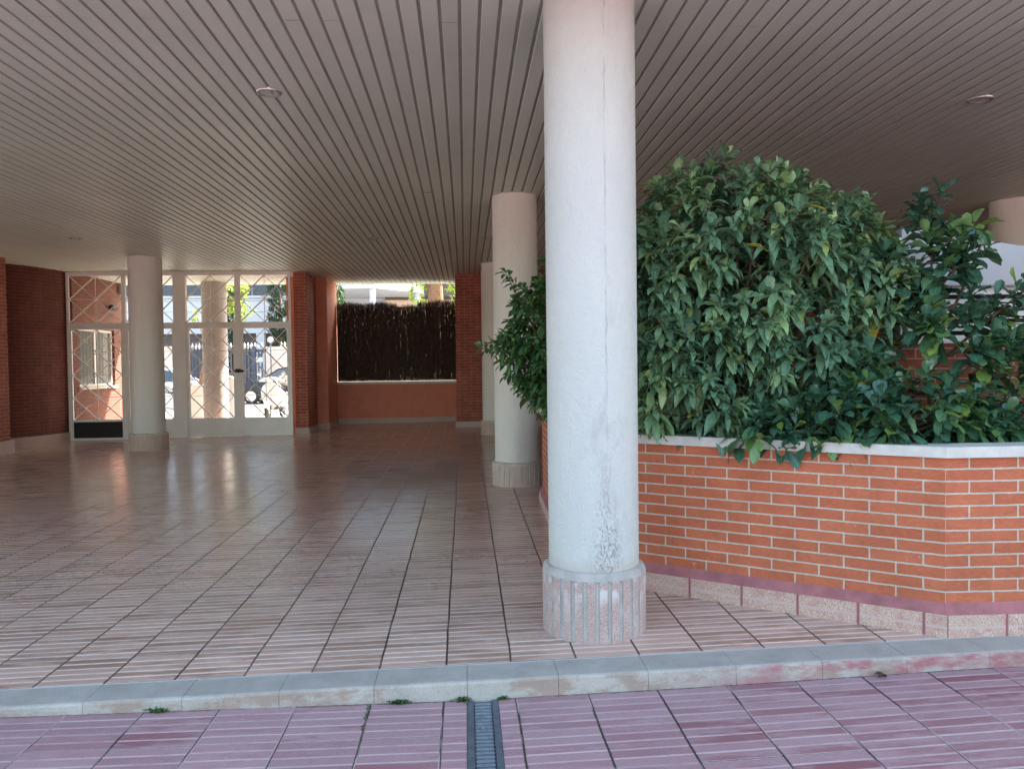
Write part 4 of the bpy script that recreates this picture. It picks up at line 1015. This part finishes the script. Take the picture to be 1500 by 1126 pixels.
bm = B(); tube(bm, [(-1.1, 30, 0), (-1.05, 30, 2.5), (-1.15, 30, 5), (-1.0, 30, 7)], [.36, .32, .28, .2], 12); part('trunk', bm, M['bark'], iv, smooth='all')
cloud([((-1.75, 29.9, 4.2), (.28, .3, 1.3)), ((-.42, 29.9, 4.0), (.22, .3, 1.3)), ((-1.1, 30.2, 6.2), (1.2, 1, 1.0))], 330, .16, .10, M['leaf_sun'], iv)
gr = thing('leafy_tree', 'bright green young tree left of the balcony, above the heather screen', 'tree', (-5.2, 30.5, 0))
bm = B(); tube(bm, [(-5.2, 30.5, 0), (-5.2, 30.5, 4.4)], [.08, .03], 8); part('trunk', bm, M['bark'], gr)
cloud([((-5.05, 30.5, 3.5), (.38, .4, .7)), ((-4.95, 30.5, 4.25), (.20, .25, .35))], 170, .17, .08, M['weed'], gr)
hg = thing('garden_bank', 'weathered brown garden wall, glimpsed through gaps, behind the heather screen', 'wall', (-1.5, 24, 0))
bm = B(); box(bm, -4.2, 3.5, 23.9, 24.1, -.02, 2.6); part('wall', bm, M['bank'], hg); bm = B(); box(bm, -4.25, 3.55, 23.86, 24.14, 2.602, 2.68); part('coping', bm, M['coping'], hg)

# ------------------------------------------------------------------ light
AZ, EL = 54, 47.5
wd = bpy.data.worlds.new('World'); scn.world = wd; wd.use_nodes = True; nt = wd.node_tree; nt.nodes.clear()
sk = nt.nodes.new('ShaderNodeTexSky'); sk.sky_type = 'NISHITA'; sk.sun_disc = False; sk.sun_elevation = R(EL); sk.sun_rotation = R(AZ); sk.air_density = 1.0; sk.dust_density = 2.5; sk.ozone_density = 1.1
bg = nt.nodes.new('ShaderNodeBackground'); bg.inputs[1].default_value = .15; ow = nt.nodes.new('ShaderNodeOutputWorld')
mx = nt.nodes.new('ShaderNodeMix'); mx.data_type = 'RGBA'; mx.blend_type = 'MULTIPLY'; mx.inputs[0].default_value = 1; mx.inputs[7].default_value = (.98, 1.0, .90, 1); nt.links.new(sk.outputs[0], mx.inputs[6]); nt.links.new(mx.outputs[2], bg.inputs[0]); nt.links.new(bg.outputs[0], ow.inputs[0])
sd = bpy.data.lights.new('sun', 'SUN'); sd.energy = 5.0; sd.angle = R(.53); sd.color = (1, .93, .83); so = bpy.data.objects.new('sun', sd); COL.objects.link(so)
dirn = Vector((math.sin(R(AZ))*math.cos(R(EL)), math.cos(R(AZ))*math.cos(R(EL)), math.sin(R(EL))))
so.rotation_euler = dirn.to_track_quat('Z', 'Y').to_euler(); so.location = dirn*40

# ------------------------------------------------------------------ camera
f_px = 1130.0
yaw = math.atan((750-682)/f_px); pitch = math.atan((563-535.3)/f_px); rho = .012
Fw = Vector((math.sin(yaw)*math.cos(pitch), math.cos(yaw)*math.cos(pitch), -math.sin(pitch)))
R0 = Vector((math.cos(yaw), -math.sin(yaw), 0)); U0 = R0.cross(Fw)
Rr = R0*math.cos(rho) - U0*math.sin(rho); Uu = U0*math.cos(rho) + R0*math.sin(rho)
cd = bpy.data.cameras.new('camera'); cd.sensor_width = 36; cd.lens = f_px/1500*36; cd.clip_start = .05; cd.clip_end = 2000
co = bpy.data.objects.new('camera', cd); COL.objects.link(co)
m = Matrix((Rr, Uu, -Fw)).transposed().to_4x4(); m.translation = Vector((0, 0, EYE)); co.matrix_world = m
scn.camera = co
scn.view_settings.view_transform = 'Standard'; scn.view_settings.look = 'None'; scn.view_settings.exposure = 2.46; scn.view_settings.gamma = 1
scn.render.engine = 'CYCLES'
cy = scn.cycles; cy.use_denoising = True
cy.max_bounces = 10; cy.diffuse_bounces = 7; cy.glossy_bounces = 4; cy.sample_clamp_indirect = 8; cy.caustics_reflective = False; cy.caustics_refractive = False
